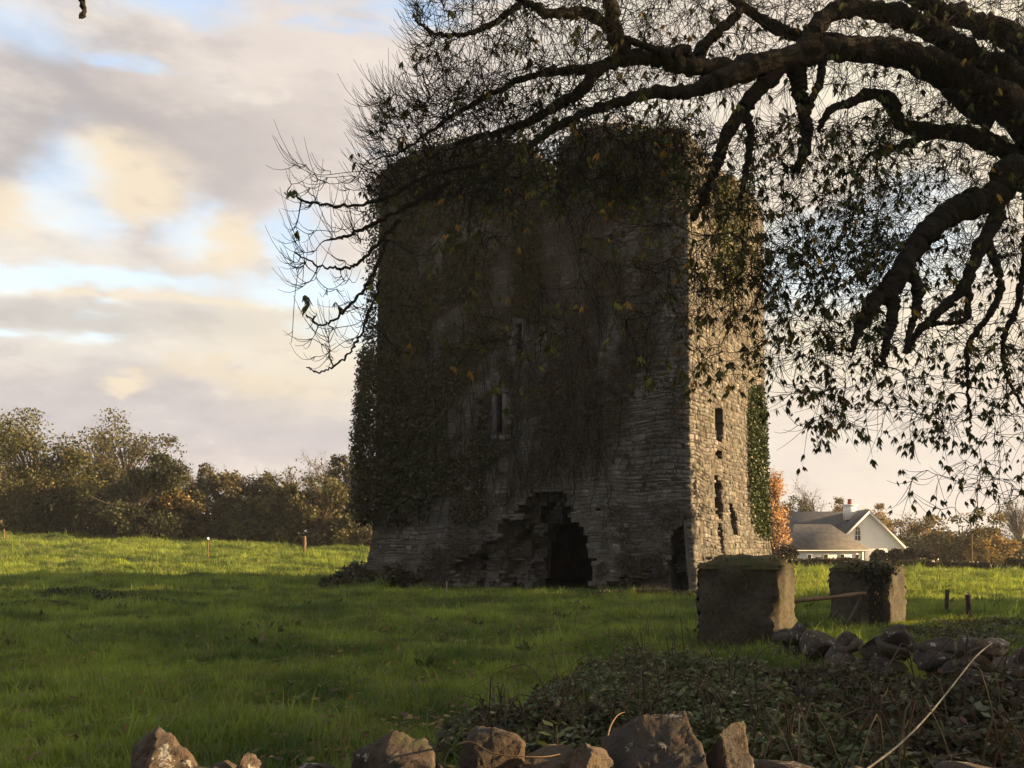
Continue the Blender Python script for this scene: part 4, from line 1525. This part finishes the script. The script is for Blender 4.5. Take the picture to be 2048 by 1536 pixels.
def bramble(label, blobs, n, pal, seed, canes=26, cat='bush', name='bramble_bush', size=(.035, .075)):
    """mound of trifoliate leaves with arching canes; blobs = (px, py_top, Y, rx, ry)"""
    rng = np.random.default_rng(seed)
    cen = np.mean([at(b_[0], b_[1], b_[2]) for b_ in blobs], 0)
    o = root(name, (cen[0], cen[1], float(H(cen[0], cen[1]))), label, cat, 'brambles behind the wall')
    Ps = []
    per = n // len(blobs)
    for px, py, Y, rx, ry in blobs:
        top = at(px, py, Y)
        hh = max(top[2] * .72, .12)
        a = rng.uniform(0, 6.28, per); q = np.sqrt(rng.uniform(0, 1, per))
        x = top[0] + rx * q * np.cos(a); y = top[1] + ry * q * np.sin(a)
        sur = hh * np.sqrt(np.maximum(1 - q ** 2.2, 0.02)) * (1 + .22 * wob(x, y, .5, 2))
        z = sur * rng.uniform(.3, 1.08, per) ** .28 + H(x, y)
        Ps.append(np.stack([x, y, z], -1))
    P = np.concatenate(Ps)
    m = len(P)
    P3 = np.repeat(P, 3, 0)
    D = np.repeat(rng.normal(0, .8, (m, 3)) + np.array((0, -.25, .05)), 3, 0) + rng.normal(0, .55, (m * 3, 3))
    L = np.repeat(rng.uniform(*size, m), 3)
    D[:, 2] *= .5
    V, Fq = leaves(P3, D, L, L * .66, rng, -.10, up=.45)
    mesh('leaves', V, Fq, 'leaf', o, pick(pal, m * 3, rng, .35))
    TB, TR = [], []
    for _ in range(canes * 6 // 10):
        px, py, Y, rx, ry = blobs[rng.integers(len(blobs))]
        top = at(px, py, Y)
        a = np.array((top[0] + rng.uniform(-rx, rx) * .6, top[1] + rng.uniform(-ry, ry) * .6, 0.))
        dv = rng.normal(0, 1, 2); dv /= np.linalg.norm(dv)
        ln = rng.uniform(.4, 1.1)
        hh = max(top[2], .2) * rng.uniform(.9, 1.25)
        e = np.array((a[0] + dv[0] * ln, a[1] + dv[1] * ln, hh * rng.uniform(.3, .8)))
        mm = np.array((a[0] + dv[0] * ln * .45, a[1] + dv[1] * ln * .45, hh))
        TB.append(resample([a, (a + mm) / 2 + (0, 0, hh * .2), mm, e], 10)); TR.append(np.linspace(.007, .002, 10))
    V, Fq = tubes(np.array(TB), np.array(TR), 4)
    mesh('cane', V, Fq, 'red_cane', o)
    return o


bramble('sprawling green brambles at the foot of the nearer gate pier', [(1290, 1262, 11.5, .9, .9), (1210, 1320, 10, .8, .8), (1360, 1290, 11, .8, .8), (1450, 1300, 11.5, .9, .6)], 4000, BRAM, 1, 40)
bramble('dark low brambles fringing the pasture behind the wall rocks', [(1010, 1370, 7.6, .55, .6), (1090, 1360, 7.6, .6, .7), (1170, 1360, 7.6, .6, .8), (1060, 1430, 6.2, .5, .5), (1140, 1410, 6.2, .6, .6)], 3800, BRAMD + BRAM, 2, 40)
bramble('leafy green brambles in the middle behind the tallest wall rock', [(1300, 1340, 8, .8, .8), (1420, 1330, 8.5, .8, .8), (1520, 1340, 8, .7, .8), (1400, 1390, 6.5, .6, .7)], 6000, BRAM, 3, 50)
bramble('pale-tipped brambles spreading right of the tallest wall rock', [(1560, 1390, 6.5, .7, .8), (1660, 1400, 6.5, .7, .8), (1520, 1440, 5.2, .5, .6), (1640, 1440, 5, .5, .6), (1740, 1440, 5, .5, .6)], 6500, BRAM, 4, 50)
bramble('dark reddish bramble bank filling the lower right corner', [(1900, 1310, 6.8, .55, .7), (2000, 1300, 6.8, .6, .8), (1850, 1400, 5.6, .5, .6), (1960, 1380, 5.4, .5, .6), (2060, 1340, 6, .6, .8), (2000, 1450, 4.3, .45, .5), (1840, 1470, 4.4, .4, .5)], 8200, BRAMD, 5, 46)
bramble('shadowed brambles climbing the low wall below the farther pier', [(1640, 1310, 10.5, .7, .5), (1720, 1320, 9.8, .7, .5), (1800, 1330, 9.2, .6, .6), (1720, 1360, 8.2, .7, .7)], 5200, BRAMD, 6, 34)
bramble('weedy growth on the far side of the low wall right of the piers', [(1850, 1240, 18, 1.0, .8), (1930, 1245, 17, 1.0, .8), (2010, 1250, 16, .9, .9), (1960, 1235, 20, 1.3, .8), (2060, 1240, 19, 1.2, .8)], 4200, BRAMD + BRAM, 7, 20)
bramble('dark bramble mound against the ivied foot of the tower', [(700, 1140, 38, 1.2, 1.0), (740, 1108, 39, 1.3, 1.2), (790, 1125, 37.5, 1.2, .8), (860, 1165, 35.5, 1.0, .6)], 5200, BRAMD, 8, 40, size=(.09, .17))
bramble('dark nettle patch in the shaded pasture at the left', [(60, 1192, 30, 1.4, 1.0), (140, 1182, 31, 1.5, 1.0), (220, 1190, 30, 1.5, 1.0), (310, 1202, 28, 1.2, .8), (90, 1205, 26, 1.2, .8), (200, 1200, 32, 2.2, 1.0)], 5200, NETTLE, 9, 30, name='nettle_patch', cat='weeds', size=(.05, .11))
bramble('scrubby weeds along the base of the tower right of the breach', [(1230, 1180, 32.5, .9, .4), (1300, 1172, 32.2, .9, .4), (1370, 1178, 31.8, .9, .4)], 1600, BRAMD + BRAM, 10, 20, name='weed_clump', cat='weeds', size=(.05, .11))

# a young plant with broad pale leaves
rng = np.random.default_rng(17)
c = at(1112, 1452, 4.4)
o = root('young_plant', (c[0], c[1], 0), 'young plant with broad pale green leaves behind the wall rocks', 'plant')
b = Bag()
b.put(*tubes(np.array([resample([(c[0], c[1], 0), (c[0] + .02, c[1], c[2] * .6), (c[0], c[1], c[2])], 8)]), np.linspace(.006, .003, 8)[None], 5))
b.build('stem', 'red_cane', o)
lf = []
for i in range(16):
    a = i * 2.4
    z = c[2] - .26 + .018 * i
    d = np.array((math.cos(a), math.sin(a) * .8, .25))
    V, Fq = leaves(np.array([[c[0], c[1], z]]) + d * .02, d[None], .075, .05, rng, .12)
    q = mesh('leaf', V, Fq, 'leaf', o, np.repeat([[.09, .12, .045]], 4, 0))

# long pale briar stem hanging across the corner
pl = resample([at(1984, 1286, 5.3), at(1950, 1315, 5.1), at(1900, 1378, 4.7), at(1850, 1438, 4.2), at(1800, 1488, 3.8), at(1740, 1534, 3.4), at(1690, 1570, 3.15)], 30)
V, Fq = tubes(pl[None], np.full((1, 30), .0040) * (1 + .15 * np.sin(np.arange(30) * 2.1))[None], 6)
tag(mesh('briar_stem', V, Fq, 'pale_cane'), 'long pale briar stem slanting across the lower right corner', 'stem')
# thin dry twigs lying over the wall rocks
for i, (lab, pp) in enumerate((('thin dry twig arching over the wall rocks in the middle', [(915, 1490, 3.0), (945, 1484, 2.8), (990, 1508, 2.75), (1080, 1514, 2.75), (1120, 1508, 2.8)]),
                               ('thin pale forked twig standing before the dark brambles', [(1215, 1475, 3.1), (1222, 1450, 3.3), (1236, 1430, 3.4), (1250, 1424, 3.5)]))):
    pl = resample([at(*q) for q in pp], 14)
    V, Fq = tubes(pl[None], np.linspace(.0032, .0012, 14)[None], 5)
    tag(mesh('dry_twig', V, Fq, 'weathered_wood'), lab, 'twig')

# ------------------------------------------------------------------ the great overhanging chestnut
rng = np.random.default_rng(23)
TX, TY = 9.2, 13.0
oak = root('chestnut_tree', (TX, TY, 0), 'great old chestnut with drooping branches hanging in over the tower', 'tree')
Zc = lambda u, v: (800 + .6094 * u, .6094 * v)
Zd = lambda u, v: (1360 + .4883 * u, 300 + .4883 * v)


LAID = []


def limb_px(pts, Y0, Y1, r0, r1, trunk=None):
    pts = [tuple(p) for p in pts]
    Ys = np.linspace(Y0, Y1, len(pts))
    if trunk is None and LAID:
        q = np.concatenate(LAID)
        pp = np.stack([1024 + q[:, 0] / q[:, 1] * F, HY - (q[:, 2] - CZ) / q[:, 1] * F], -1)
        hit = q[np.argmin(np.sum((pp - np.array(pts[0])) ** 2, 1))]
        Ys = np.linspace(hit[1], Y1 + (hit[1] - Y0) * .5, len(pts))
    P = [at(p[0], p[1], y) for p, y in zip(pts, Ys)]
    if isinstance(r0, list):
        r0 = [r_px(q, y) for q, y in zip(r0, Ys)]
    if trunk is not None:
        P = [np.array((TX, TY, trunk))] + P
        if isinstance(r0, list):
            r0 = [r0[0] * 1.2] + r0
    LAID.append(resample(P, 60))
    return P, r0, r1


r_px = lambda px, Y=12.: px / F * Y / 2
LIMBS = [
    limb_px([Zc(2048, 300), Zc(1900, 215), Zc(1750, 100), Zc(1600, 45), Zc(1470, 28), Zc(1390, 60), Zc(1335, 135), Zc(1260, 205)], 12.6, 11.6, [54, 48, 42, 37, 35, 35, 32, 18], 0, 4.6),
    limb_px([Zc(2060, 410), Zc(1900, 290), Zc(1720, 195), Zc(1500, 160), Zc(1330, 178), Zc(1180, 215), Zc(1050, 262), Zc(950, 300), Zc(830, 305), Zc(700, 340), Zc(600, 375), Zc(500, 425), Zc(400, 500), Zc(310, 575), Zc(240, 650), Zc(225, 760)],
            12.4, 9.6, [66, 58, 50, 46, 48, 44, 38, 28, 22, 20, 17, 15, 13, 10, 8, 4], 0, 4.2),
    limb_px([Zc(1180, 215), Zc(1000, 222), Zc(860, 196), Zc(750, 190), Zc(650, 222), Zc(540, 232), Zc(430, 250), Zc(300, 310), Zc(150, 395), Zc(0, 500), (735, 320)], 11.2, 10.2, [42, 32, 30, 28, 22, 16, 13, 10, 7, 4, 2], 0),
    limb_px([Zc(740, 190), Zc(705, 110), Zc(690, 20), Zc(660, -120)], 10.8, 10.6, r_px(34), r_px(20)),
    limb_px([Zc(720, 130), Zc(620, 45), Zc(500, 45), Zc(400, 0), Zc(330, -60)], 10.8, 10.4, r_px(22), r_px(10)),
    limb_px([Zc(650, 222), Zc(600, 290), Zc(520, 345), Zc(420, 400), Zc(300, 440), Zc(180, 470)], 10.8, 10.2, r_px(24), r_px(6)),
    limb_px([Zc(960, 215), Zc(930, 160), Zc(880, 175), Zc(800, 150), Zc(720, 120)], 11, 10.8, r_px(22), r_px(9)),
    limb_px([Zc(1000, 225), Zc(980, 170), Zc(1050, 100), Zc(1110, 40), Zc(1120, -30)], 11, 11.4, r_px(24), r_px(12)),
    limb_px([Zc(1280, 190), Zc(1200, 270), Zc(1130, 350), Zc(1070, 450), Zc(1040, 540), Zc(1000, 640), Zc(960, 720)], 11.3, 10.9, r_px(34), r_px(9)),
    limb_px([Zc(1290, 190), Zc(1310, 280), Zc(1325, 370), Zc(1335, 470), Zc(1300, 560)], 11.4, 11.2, r_px(36), r_px(14)),
    limb_px([Zc(1130, 350), Zc(1150, 440), Zc(1140, 540), Zc(1120, 640)], 11.2, 11.0, r_px(20), r_px(7)),
    limb_px([Zc(1390, 180), Zc(1380, 260), Zc(1350, 330), Zc(1335, 380)], 11.4, 11.3, r_px(18), r_px(10)),
    limb_px([Zc(2048, 560), Zc(1950, 480), Zc(1850, 440), Zc(1720, 430), Zc(1645, 405), Zc(1605, 330), Zc(1545, 308), Zc(1480, 335), Zc(1410, 365), Zc(1370, 430)], 12.6, 11.8, r_px(42), r_px(9), 3.8),
    limb_px([Zc(1720, 440), Zc(1650, 480), Zc(1590, 492), Zc(1530, 512)], 12.1, 11.9, r_px(18), r_px(6)),
    limb_px([Zd(1450, 140), Zd(1300, 190), Zd(1150, 240), Zd(1040, 310), Zd(950, 420), Zd(890, 520), Zd(800, 625), Zd(740, 715), Zd(700, 825)], 12.0, 10.6, [54, 52, 50, 46, 42, 40, 34, 22, 8], 0, 3.4),
    limb_px([Zd(922, 468), Zd(965, 540), Zd(970, 630), Zd(945, 730), Zd(920, 830)], 11.0, 10.6, r_px(24), r_px(6)),
    limb_px([Zd(868, 545), Zd(872, 680), Zd(845, 790), Zd(825, 890)], 10.9, 10.6, r_px(26), r_px(6)),
    limb_px([Zd(1310, 187), Zd(1290, 290), Zd(1230, 400), Zd(1165, 560), Zd(1060, 660), Zd(970, 750), Zd(930, 830)], 11.8, 11.0, r_px(32), r_px(8)),
    limb_px([Zd(1180, 560), Zd(1170, 690), Zd(1090, 705), Zd(1020, 720)], 11.6, 11.3, r_px(15), r_px(6)),
    limb_px([Zd(1260, 380), Zd(1310, 520), Zd(1300, 610), Zd(1250, 700), Zd(1180, 800), Zd(1180, 960), Zd(1190, 1150)], 11.8, 11.2, r_px(18), r_px(4)),
    limb_px([Zd(1420, 150), Zd(1425, 320), Zd(1409, 480), Zd(1380, 640), Zd(1330, 760), Zd(1330, 900), Zd(1400, 1050)], 12.0, 11.6, r_px(18), r_px(4)),
    limb_px([(1985, 250), (1850, 140), (1700, 90), (1560, 60), (1440, -20)], 12.8, 12.6, r_px(40), r_px(16)),
    limb_px([(2060, 110), (1960, 50), (1860, 10), (1760, -60)], 13.4, 13.6, r_px(60), r_px(30), 5.2),
    limb_px([(900, 362), (830, 405), (760, 440), (700, 470), (655, 480)], 10.0, 9.6, r_px(9), r_px(3)),
    limb_px([(960, 330), (860, 350), (780, 392), (700, 412), (620, 405), (570, 385)], 10.0, 9.5, r_px(8), r_px(2)),
    limb_px([(800, 440), (752, 490), (710, 530), (650, 535), (590, 505)], 9.8, 9.4, r_px(7), r_px(2)),
    limb_px([(775, 480), (740, 560), (700, 610), (650, 650), (612, 630)], 9.7, 9.4, r_px(7), r_px(2)),
    limb_px([(760, 560), (725, 660), (690, 715), (640, 745), (615, 735)], 9.7, 9.4, r_px(5), r_px(1.6)),
    limb_px([(1040, 10), (960, 60), (880, 70), (830, 40)], 10.6, 10.2, r_px(12), r_px(3)),
    # high limb passing out of the top of the picture, with the one dead twig hanging into view
    limb_px([(2100, -160), (1500, -260), (900, -250), (400, -210), (160, -160)], 12, 6.5, r_px(60), r_px(8), 6.0),
    limb_px([(160, -160), (172, -80), (163, -10), (167, 14), (163, 36)], 6.5, 6.4, .016, .013),
]
nodes, nrad = [], []
for P_, r0, r1 in LIMBS:
    m = max(16, len(P_) * 11)
    pl = resample(P_, m)
    pl[1:-1] += rng.normal(0, .008, (m - 2, 3))
    s = np.linspace(0, 1, m)
    if isinstance(r0, list):
        rr = np.interp(s, np.linspace(0, 1, len(r0)), r0)
        r0 = r0[1]
    else:
        rr = r0 * (1 - s) ** .8 + r1 * (1 - (1 - s) ** .8)
    rr = rr * (1 + .07 * np.sin(s * 37 + r0 * 90) + rng.normal(0, .06, m))
    kk = 14 if r0 > .05 else 6
    V, Fq = tubes(pl[None], rr[None], kk)
    ctr_ = np.repeat(pl, kk, 0)
    kn = .10 * wob(V[:, 0] * 1.3 + V[:, 1], V[:, 2] * 1.3, .33, 1) + .08 * wob(V[:, 0] - V[:, 1] * 2, V[:, 2] * 1.7, .13, 2)
    V = ctr_ + (V - ctr_) * (1 + kn + .35 * np.maximum(kn - .12, 0) * 3)[:, None]
    b = Bag(); b.put(V, Fq)
    b.put(np.concatenate([V[-kk:], [V[-kk:].mean(0) + (pl[-1] - pl[-2]) * .3]]), np.array([(i, (i + 1) % kk, kk) for i in range(kk)]))
    b.build('limb', 'bark', oak, smooth=True)
    nodes.append(pl); nrad.append(rr)
tr = resample([(TX + .3, TY, -.3), (TX + .1, TY, 1.2), (TX, TY, 3.0), (TX, TY, 4.4), (TX + .2, TY + .2, 6.5), (TX + .8, TY + .5, 9)], 18)
V, Fq = tubes(tr[None], np.array([[1.05, .85, .78, .74, .72, .72, .72, .72, .70, .66, .62, .56, .5, .44, .38, .3, .22, .15]]), 14)
mesh('trunk', V, Fq, 'bark', oak, smooth=True)

# branchlets grow from the limbs towards scattered points in the tree's space
REG = [(830, 1250, -30, 230, 520, .02, 10.6), (1000, 1400, 200, 400, 360, .12, 10.9), (1385, 1545, 250, 620, 300, .13, 11.0), (1560, 1780, 230, 540, 400, .15, 11.5),
       (1250, 2060, -40, 190, 850, .04, 12.0), (1750, 2060, 190, 520, 480, .07, 12.1), (1530, 1780, 480, 740, 170, .26, 10.9), (1590, 2060, 640, 860, 150, .28, 11.3),
       (1815, 2060, 820, 1000, 30, .5, 11.3), (770, 1380, 360, 740, 150, .18, 10.2), (580, 770, 330, 720, 70, .01, 9.6), (740, 1010, 180, 400, 380, .02, 10.2),
       (1385, 1550, 600, 760, 26, .4, 11.0), (1880, 2060, 960, 1020, 8, .1, 11.2), (1700, 2060, 480, 700, 140, .18, 11.6), (1580, 1680, 760, 850, 12, .8, 11)]
tg, leafy = [], []
for x0, x1, y0, y1, n, lf, Y in REG:
    px = rng.uniform(x0, x1, n); py = rng.uniform(y0, y1, n); Yy = Y + rng.normal(0, .45, n)
    for a, b_, c in zip(px, py, Yy):
        tg.append(at(a, b_, c)); leafy.append(lf)
tg = np.array(tg); leafy = np.array(leafy)
NP = np.concatenate(nodes); NR = np.concatenate(nrad)
d0 = np.array([np.min(np.sum((NP - t) ** 2, 1)) for t in tg])
order = np.argsort(d0)
cap_ = 90000
buf = np.zeros((cap_, 3)); bufr = np.zeros(cap_); cnt = len(NP)
buf[:cnt] = NP; bufr[:cnt] = NR
BP, BR = [], []
tips, tdir, tleaf = [], [], []
M = 9
sM = np.linspace(0, 1, M)[:, None]
for i in order:
    t = tg[i]
    df = buf[:cnt] - t
    dist = np.sum(df ** 2, 1)
    # prefer hanging from something above or beside
    j = int(np.argmin(dist + np.where(df[:, 2] < -.15, .5, 0)))
    a = buf[j]
    ln = math.sqrt(dist[j])
    if ln < .04:
        continue
    if ln > 1.8:
        continue
    left = t[0] < -.6
    side = rng.normal(0, .12 * ln, 3)
    droop = np.array((0, 0, -.10 * ln if not left else -.22 * ln))
    c1 = a * .66 + t * .34 + side + np.array((0, 0, .10 * ln))
    c2 = a * .3 + t * .7 + side * .5 + droop
    if not left and t[2] < a[2] - .08:          # reach out, then hang
        c1 = np.array((a[0] * .45 + t[0] * .55, a[1] * .45 + t[1] * .55, a[2] + .06 * ln)) + side
        c2 = np.array((t[0], t[1], t[2] * .45 + a[2] * .55)) + side * .4
    pl = ((1 - sM) ** 3) * a + 3 * ((1 - sM) ** 2) * sM * c1 + 3 * (1 - sM) * sM ** 2 * c2 + sM ** 3 * t
    r0 = min(max(.0055 + .009 * ln, .005), bufr[j] * .8 + .001, .022)
    rr = np.linspace(r0, max(r0 * .4, .0032), M)
    BP.append(pl); BR.append(rr)
    buf[cnt:cnt + M - 2] = pl[2:]; bufr[cnt:cnt + M - 2] = rr[2:]
    cnt += M - 2
    tips.append(pl[-1]); tdir.append(pl[-1] - pl[-2]); tleaf.append(leafy[i])
    if rng.random() < .5:
        tips.append(pl[5]); tdir.append(pl[6] - pl[5]); tleaf.append(leafy[i])
V, Fq = tubes(np.array(BP), np.array(BR), 4)
tag(mesh('branchlets', V, Fq, 'bark', oak), kind='stuff')
# fine twigs: droop away, then hook upward at the end
tips = np.array(tips); tdir = norm(np.array(tdir)); tleaf = np.array(tleaf)
rep = rng.integers(2, 5, len(tips))
k = np.repeat(np.arange(len(tips)), rep)
n = len(k)
A = tips[k]
dv = norm(tdir[k] * .7 + rng.normal(0, .62, (n, 3)) + np.array((-.10, 0, -.55)))
ln = rng.uniform(.14, .52, n)[:, None]
up = np.array((0, 0, 1.)) * rng.uniform(-.1, .6, (n, 1))
far_ = A[:, 0] < -.7                       # outermost twigs sweep out, sag and hook upward
dv[far_] = norm(tdir[k][far_] * .6 + rng.normal(0, .38, (far_.sum(), 3)) + np.array((-.30, 0, -.40)))
up[far_] = np.array((0, 0, 1.)) * rng.uniform(.4, 1.0, (far_.sum(), 1))
ln[far_] *= .72
s5 = np.linspace(0, 1, 5)[None, :, None]
TW_ = A[:, None] + dv[:, None] * ln[:, None] * s5 + (up * ln)[:, None] * s5 ** 2.2
V, Fq = tubes(TW_, np.linspace(.0040, .0018, 5)[None], 3)
tag(mesh('twigs', V, Fq, 'bark', oak), kind='stuff')
# palmate leaves, hanging limp
want = rng.random(n) < tleaf[k] * .95
E = TW_[want][:, -1]
mid_ = TW_[want & (rng.random(n) < .5)][:, 3]
E = np.concatenate([E, E + rng.normal(0, .035, E.shape), mid_])
n = len(E)
a0 = rng.uniform(0, 6.28, n)
K = 5
Ls = np.repeat(rng.uniform(.055, .125, n), K) * np.tile([.75, .95, 1.1, .95, .75], n)
aa = np.repeat(a0, K) + np.tile(np.linspace(-1.25, 1.25, K), n) + rng.normal(0, .15, n * K)
D = np.stack([np.cos(aa), np.sin(aa), -rng.uniform(.9, 3.0, n * K)], -1)
Cc = np.repeat(E, K, 0) + np.repeat(rng.normal(0, .012, (n, 3)), K, 0)
V, Fq = leaves(Cc, D, Ls, Ls * .29, rng, .2)
pal = [(.050, .066, .022, 6), (.070, .076, .026, 3), (.085, .062, .028, 1.3), (.30, .19, .035, .7), (.15, .15, .035, 1.2)]
cl = np.repeat(pick(pal, n, rng, .3, 1), K * 4, 0)
tag(mesh('leaves', V, Fq, 'leaf', oak, cl))
print('chestnut', len(BP), len(TW_), n)

# ------------------------------------------------------------------ grass: one mass of tufts on the ground
def tuft(name, seed, blades, h, spread):
    rng = np.random.default_rng(seed)
    V, Fc = [], []
    for i in range(blades):
        a = rng.uniform(0, 6.28); q = spread * math.sqrt(rng.uniform())
        c = np.array((math.cos(a) * q, math.sin(a) * q, -.02))
        b_ = rng.uniform(0, 6.28)
        d = np.array((math.cos(b_), math.sin(b_), 0)); s_ = np.array((-d[1], d[0], 0)) * .0065
        hh = h * rng.uniform(.5, 1.15); ln = rng.uniform(.15, .75) * hh
        m_ = c + np.array((0, 0, hh * .6)) + d * ln * .3
        t = c + np.array((0, 0, hh)) + d * ln
        k = len(V)
        V += [c - s_, c + s_, m_ + s_ * .8, m_ - s_ * .8, t]
        Fc += [(k, k + 1, k + 2), (k, k + 2, k + 3), (k + 3, k + 2, k + 4)]
    me = bpy.data.meshes.new(name)
    me.from_pydata([tuple(v) for v in V], [], Fc)
    me.materials.append(MATS['grass_blade'])
    return bpy.data.objects.new(name, me)


tufts = [tuft('grass_tuft', 1, 26, .10, .11), tuft('grass_tuft', 2, 22, .14, .10), tuft('grass_tuft', 3, 30, .075, .14), tuft('grass_tuft', 4, 9, .30, .10), tuft('grass_tuft', 5, 34, .20, .16)]
rng = np.random.default_rng(77)


def spread(n, y0, y1, sc):
    t = rng.uniform(0, 1, n)
    y = np.sqrt(y0 ** 2 + (y1 ** 2 - y0 ** 2) * t)
    x = rng.uniform(-.60, .60, n) * (y + 3)
    return np.stack([x, y], -1), np.full(n, sc) * rng.uniform(.7, 1.35, n)


parts = [spread(26000, 5, 16, 1.0), spread(42000, 16, 36, 1.15), spread(52000, 36, 62, 1.6), spread(52000, 62, 100, 1.9)]
XY = np.concatenate([p[0] for p in parts]); SC = np.concatenate([p[1] for p in parts])
q = XY - TC[:2]
inside = ((q @ dL[:2]) > -.2) & ((q @ dL[:2]) < TW + .2) & ((q @ dR[:2]) > -.25) & ((q @ dR[:2]) < TL + .2)
XY, SC = XY[~inside], SC[~inside]
SC = SC * (1 + .35 * wob(XY[:, 0], XY[:, 1], 2.7, 4))
Pz = H(XY[:, 0], XY[:, 1])
me = bpy.data.meshes.new('grass')
me.vertices.add(len(XY))
me.vertices.foreach_set('co', np.concatenate([XY, Pz[:, None]], 1).astype(np.float32).ravel())
a = me.attributes.new('sc', 'FLOAT', 'POINT'); a.data.foreach_set('value', np.maximum(SC, .4).astype(np.float32))
a = me.attributes.new('rot', 'FLOAT_VECTOR', 'POINT')
rv = np.zeros((len(XY), 3), np.float32); rv[:, 2] = rng.uniform(0, 6.28, len(XY)); rv[:, :2] = rng.normal(0, .12, (len(XY), 2))
a.data.foreach_set('vector', rv.ravel())
a = me.attributes.new('pick', 'INT', 'POINT'); a.data.foreach_set('value', rng.choice(5, len(XY), p=[.33, .30, .31, .02, .04]).astype(np.int32))
go = bpy.data.objects.new('grass', me)
COL.objects.link(go)
tag(go, 'tufted pasture grass covering the field', 'grass', kind='stuff')
ng = bpy.data.node_groups.new('grass_tufts', 'GeometryNodeTree')
ng.interface.new_socket('Geometry', in_out='INPUT', socket_type='NodeSocketGeometry')
ng.interface.new_socket('Geometry', in_out='OUTPUT', socket_type='NodeSocketGeometry')
gi = ng.nodes.new('NodeGroupInput'); gout = ng.nodes.new('NodeGroupOutput')
inst = ng.nodes.new('GeometryNodeInstanceOnPoints')
g2i = ng.nodes.new('GeometryNodeGeometryToInstance')
for tf in reversed(tufts):
    oi = ng.nodes.new('GeometryNodeObjectInfo')
    oi.inputs['Object'].default_value = tf
    ng.links.new(oi.outputs['Geometry'], g2i.inputs[0])


def named(nm, ty):
    nd = ng.nodes.new('GeometryNodeInputNamedAttribute')
    nd.data_type = ty
    nd.inputs['Name'].default_value = nm
    return nd.outputs['Attribute']


ng.links.new(gi.outputs[0], inst.inputs['Points'])
ng.links.new(g2i.outputs[0], inst.inputs['Instance'])
inst.inputs['Pick Instance'].default_value = True
ng.links.new(named('pick', 'INT'), inst.inputs['Instance Index'])
ng.links.new(named('rot', 'FLOAT_VECTOR'), inst.inputs['Rotation'])
ng.links.new(named('sc', 'FLOAT'), inst.inputs['Scale'])
ng.links.new(inst.outputs[0], gout.inputs[0])
md = go.modifiers.new('tufts', 'NODES')
md.node_group = ng

# ------------------------------------------------------------------ litter and weeds in the pasture
rng = np.random.default_rng(131)
n = 5200
y = rng.uniform(6.5, 32, n); x = rng.uniform(-.5, .5, n) * y
x = np.where(rng.random(n) < .6, np.abs(x) - .25 * y, x)
P = np.stack([x, y, H(x, y) + rng.uniform(.05, .14, n)], -1)
L = rng.uniform(.06, .13, n)
D = rng.normal(0, 1, (n, 3)) * np.array((1, 1, .25))
V, Fq = leaves(P, D, L, L * .5, rng, .15, up=.3)
tag(mesh('fallen_leaves', V, Fq, 'dry_leaf', None, pick([(.16, .10, .045, 3), (.24, .17, .06, 2), (.10, .07, .04, 3)], n, rng)), 'brown fallen leaves scattered over the near pasture', 'leaves', kind='stuff')
n = 520
y = np.sqrt(rng.uniform(13 ** 2, 60 ** 2, n)); x = rng.uniform(-.55, .5, n) * y
q = np.stack([x, y], -1) - TC[:2]
ok = ~(((q @ dL[:2]) > -.5) & ((q @ dL[:2]) < TW + .5) & ((q @ dR[:2]) > -.5) & ((q @ dR[:2]) < TL + .5))
x, y = x[ok], y[ok]
n = len(x)
C0 = np.repeat(np.stack([x, y, H(x, y) + .03], -1), 12, 0)
a = rng.uniform(0, 6.28, n * 12)
D = np.stack([np.cos(a), np.sin(a), rng.uniform(.3, 1.4, n * 12)], -1)
L = np.repeat(rng.uniform(.10, .26, n), 12) * rng.uniform(.6, 1.1, n * 12)
V, Fq = leaves(C0 + norm(D) * .03, D, L, L * .36, rng, .15)
tag(mesh('pasture_weeds', V, Fq, 'leaf', None, pick([(.06, .10, .03, 3), (.085, .12, .045, 2), (.12, .10, .05, 1)], n * 12, rng)), 'dock and thistle rosettes dotted through the pasture', 'weeds', kind='stuff')

# ------------------------------------------------------------------ thin veil added to lift the dark tones, in place of lens flare
m = bpy.data.materials.new('flare_haze')
m.use_nodes = True
t = m.node_tree
t.nodes.clear()
ho = t.nodes.new('ShaderNodeOutputMaterial')
pv = t.nodes.new('ShaderNodeVolumePrincipled')
pv.inputs['Color'].default_value = (.93, .95, 1.0, 1)
pv.inputs['Density'].default_value = FLARE_HAZE
pv.inputs['Anisotropy'].default_value = 0.0
t.links.new(pv.outputs[0], ho.inputs['Volume'])
MATS['flare_haze'] = m
b = Bag()
zl = float(min(H(np.array([-400., 400, 400, -400, 60, 60]), np.array([0., 0, 600, 600, 95, 130])))) - 2.0
box(b, -440, 440, -110, 650, min(zl, -4.5), 22.0)
tag(b.build('flare_haze', 'flare_haze'), 'thin pale veil added over the scene to lift the darks like lens flare', 'flare_haze', kind='stuff')
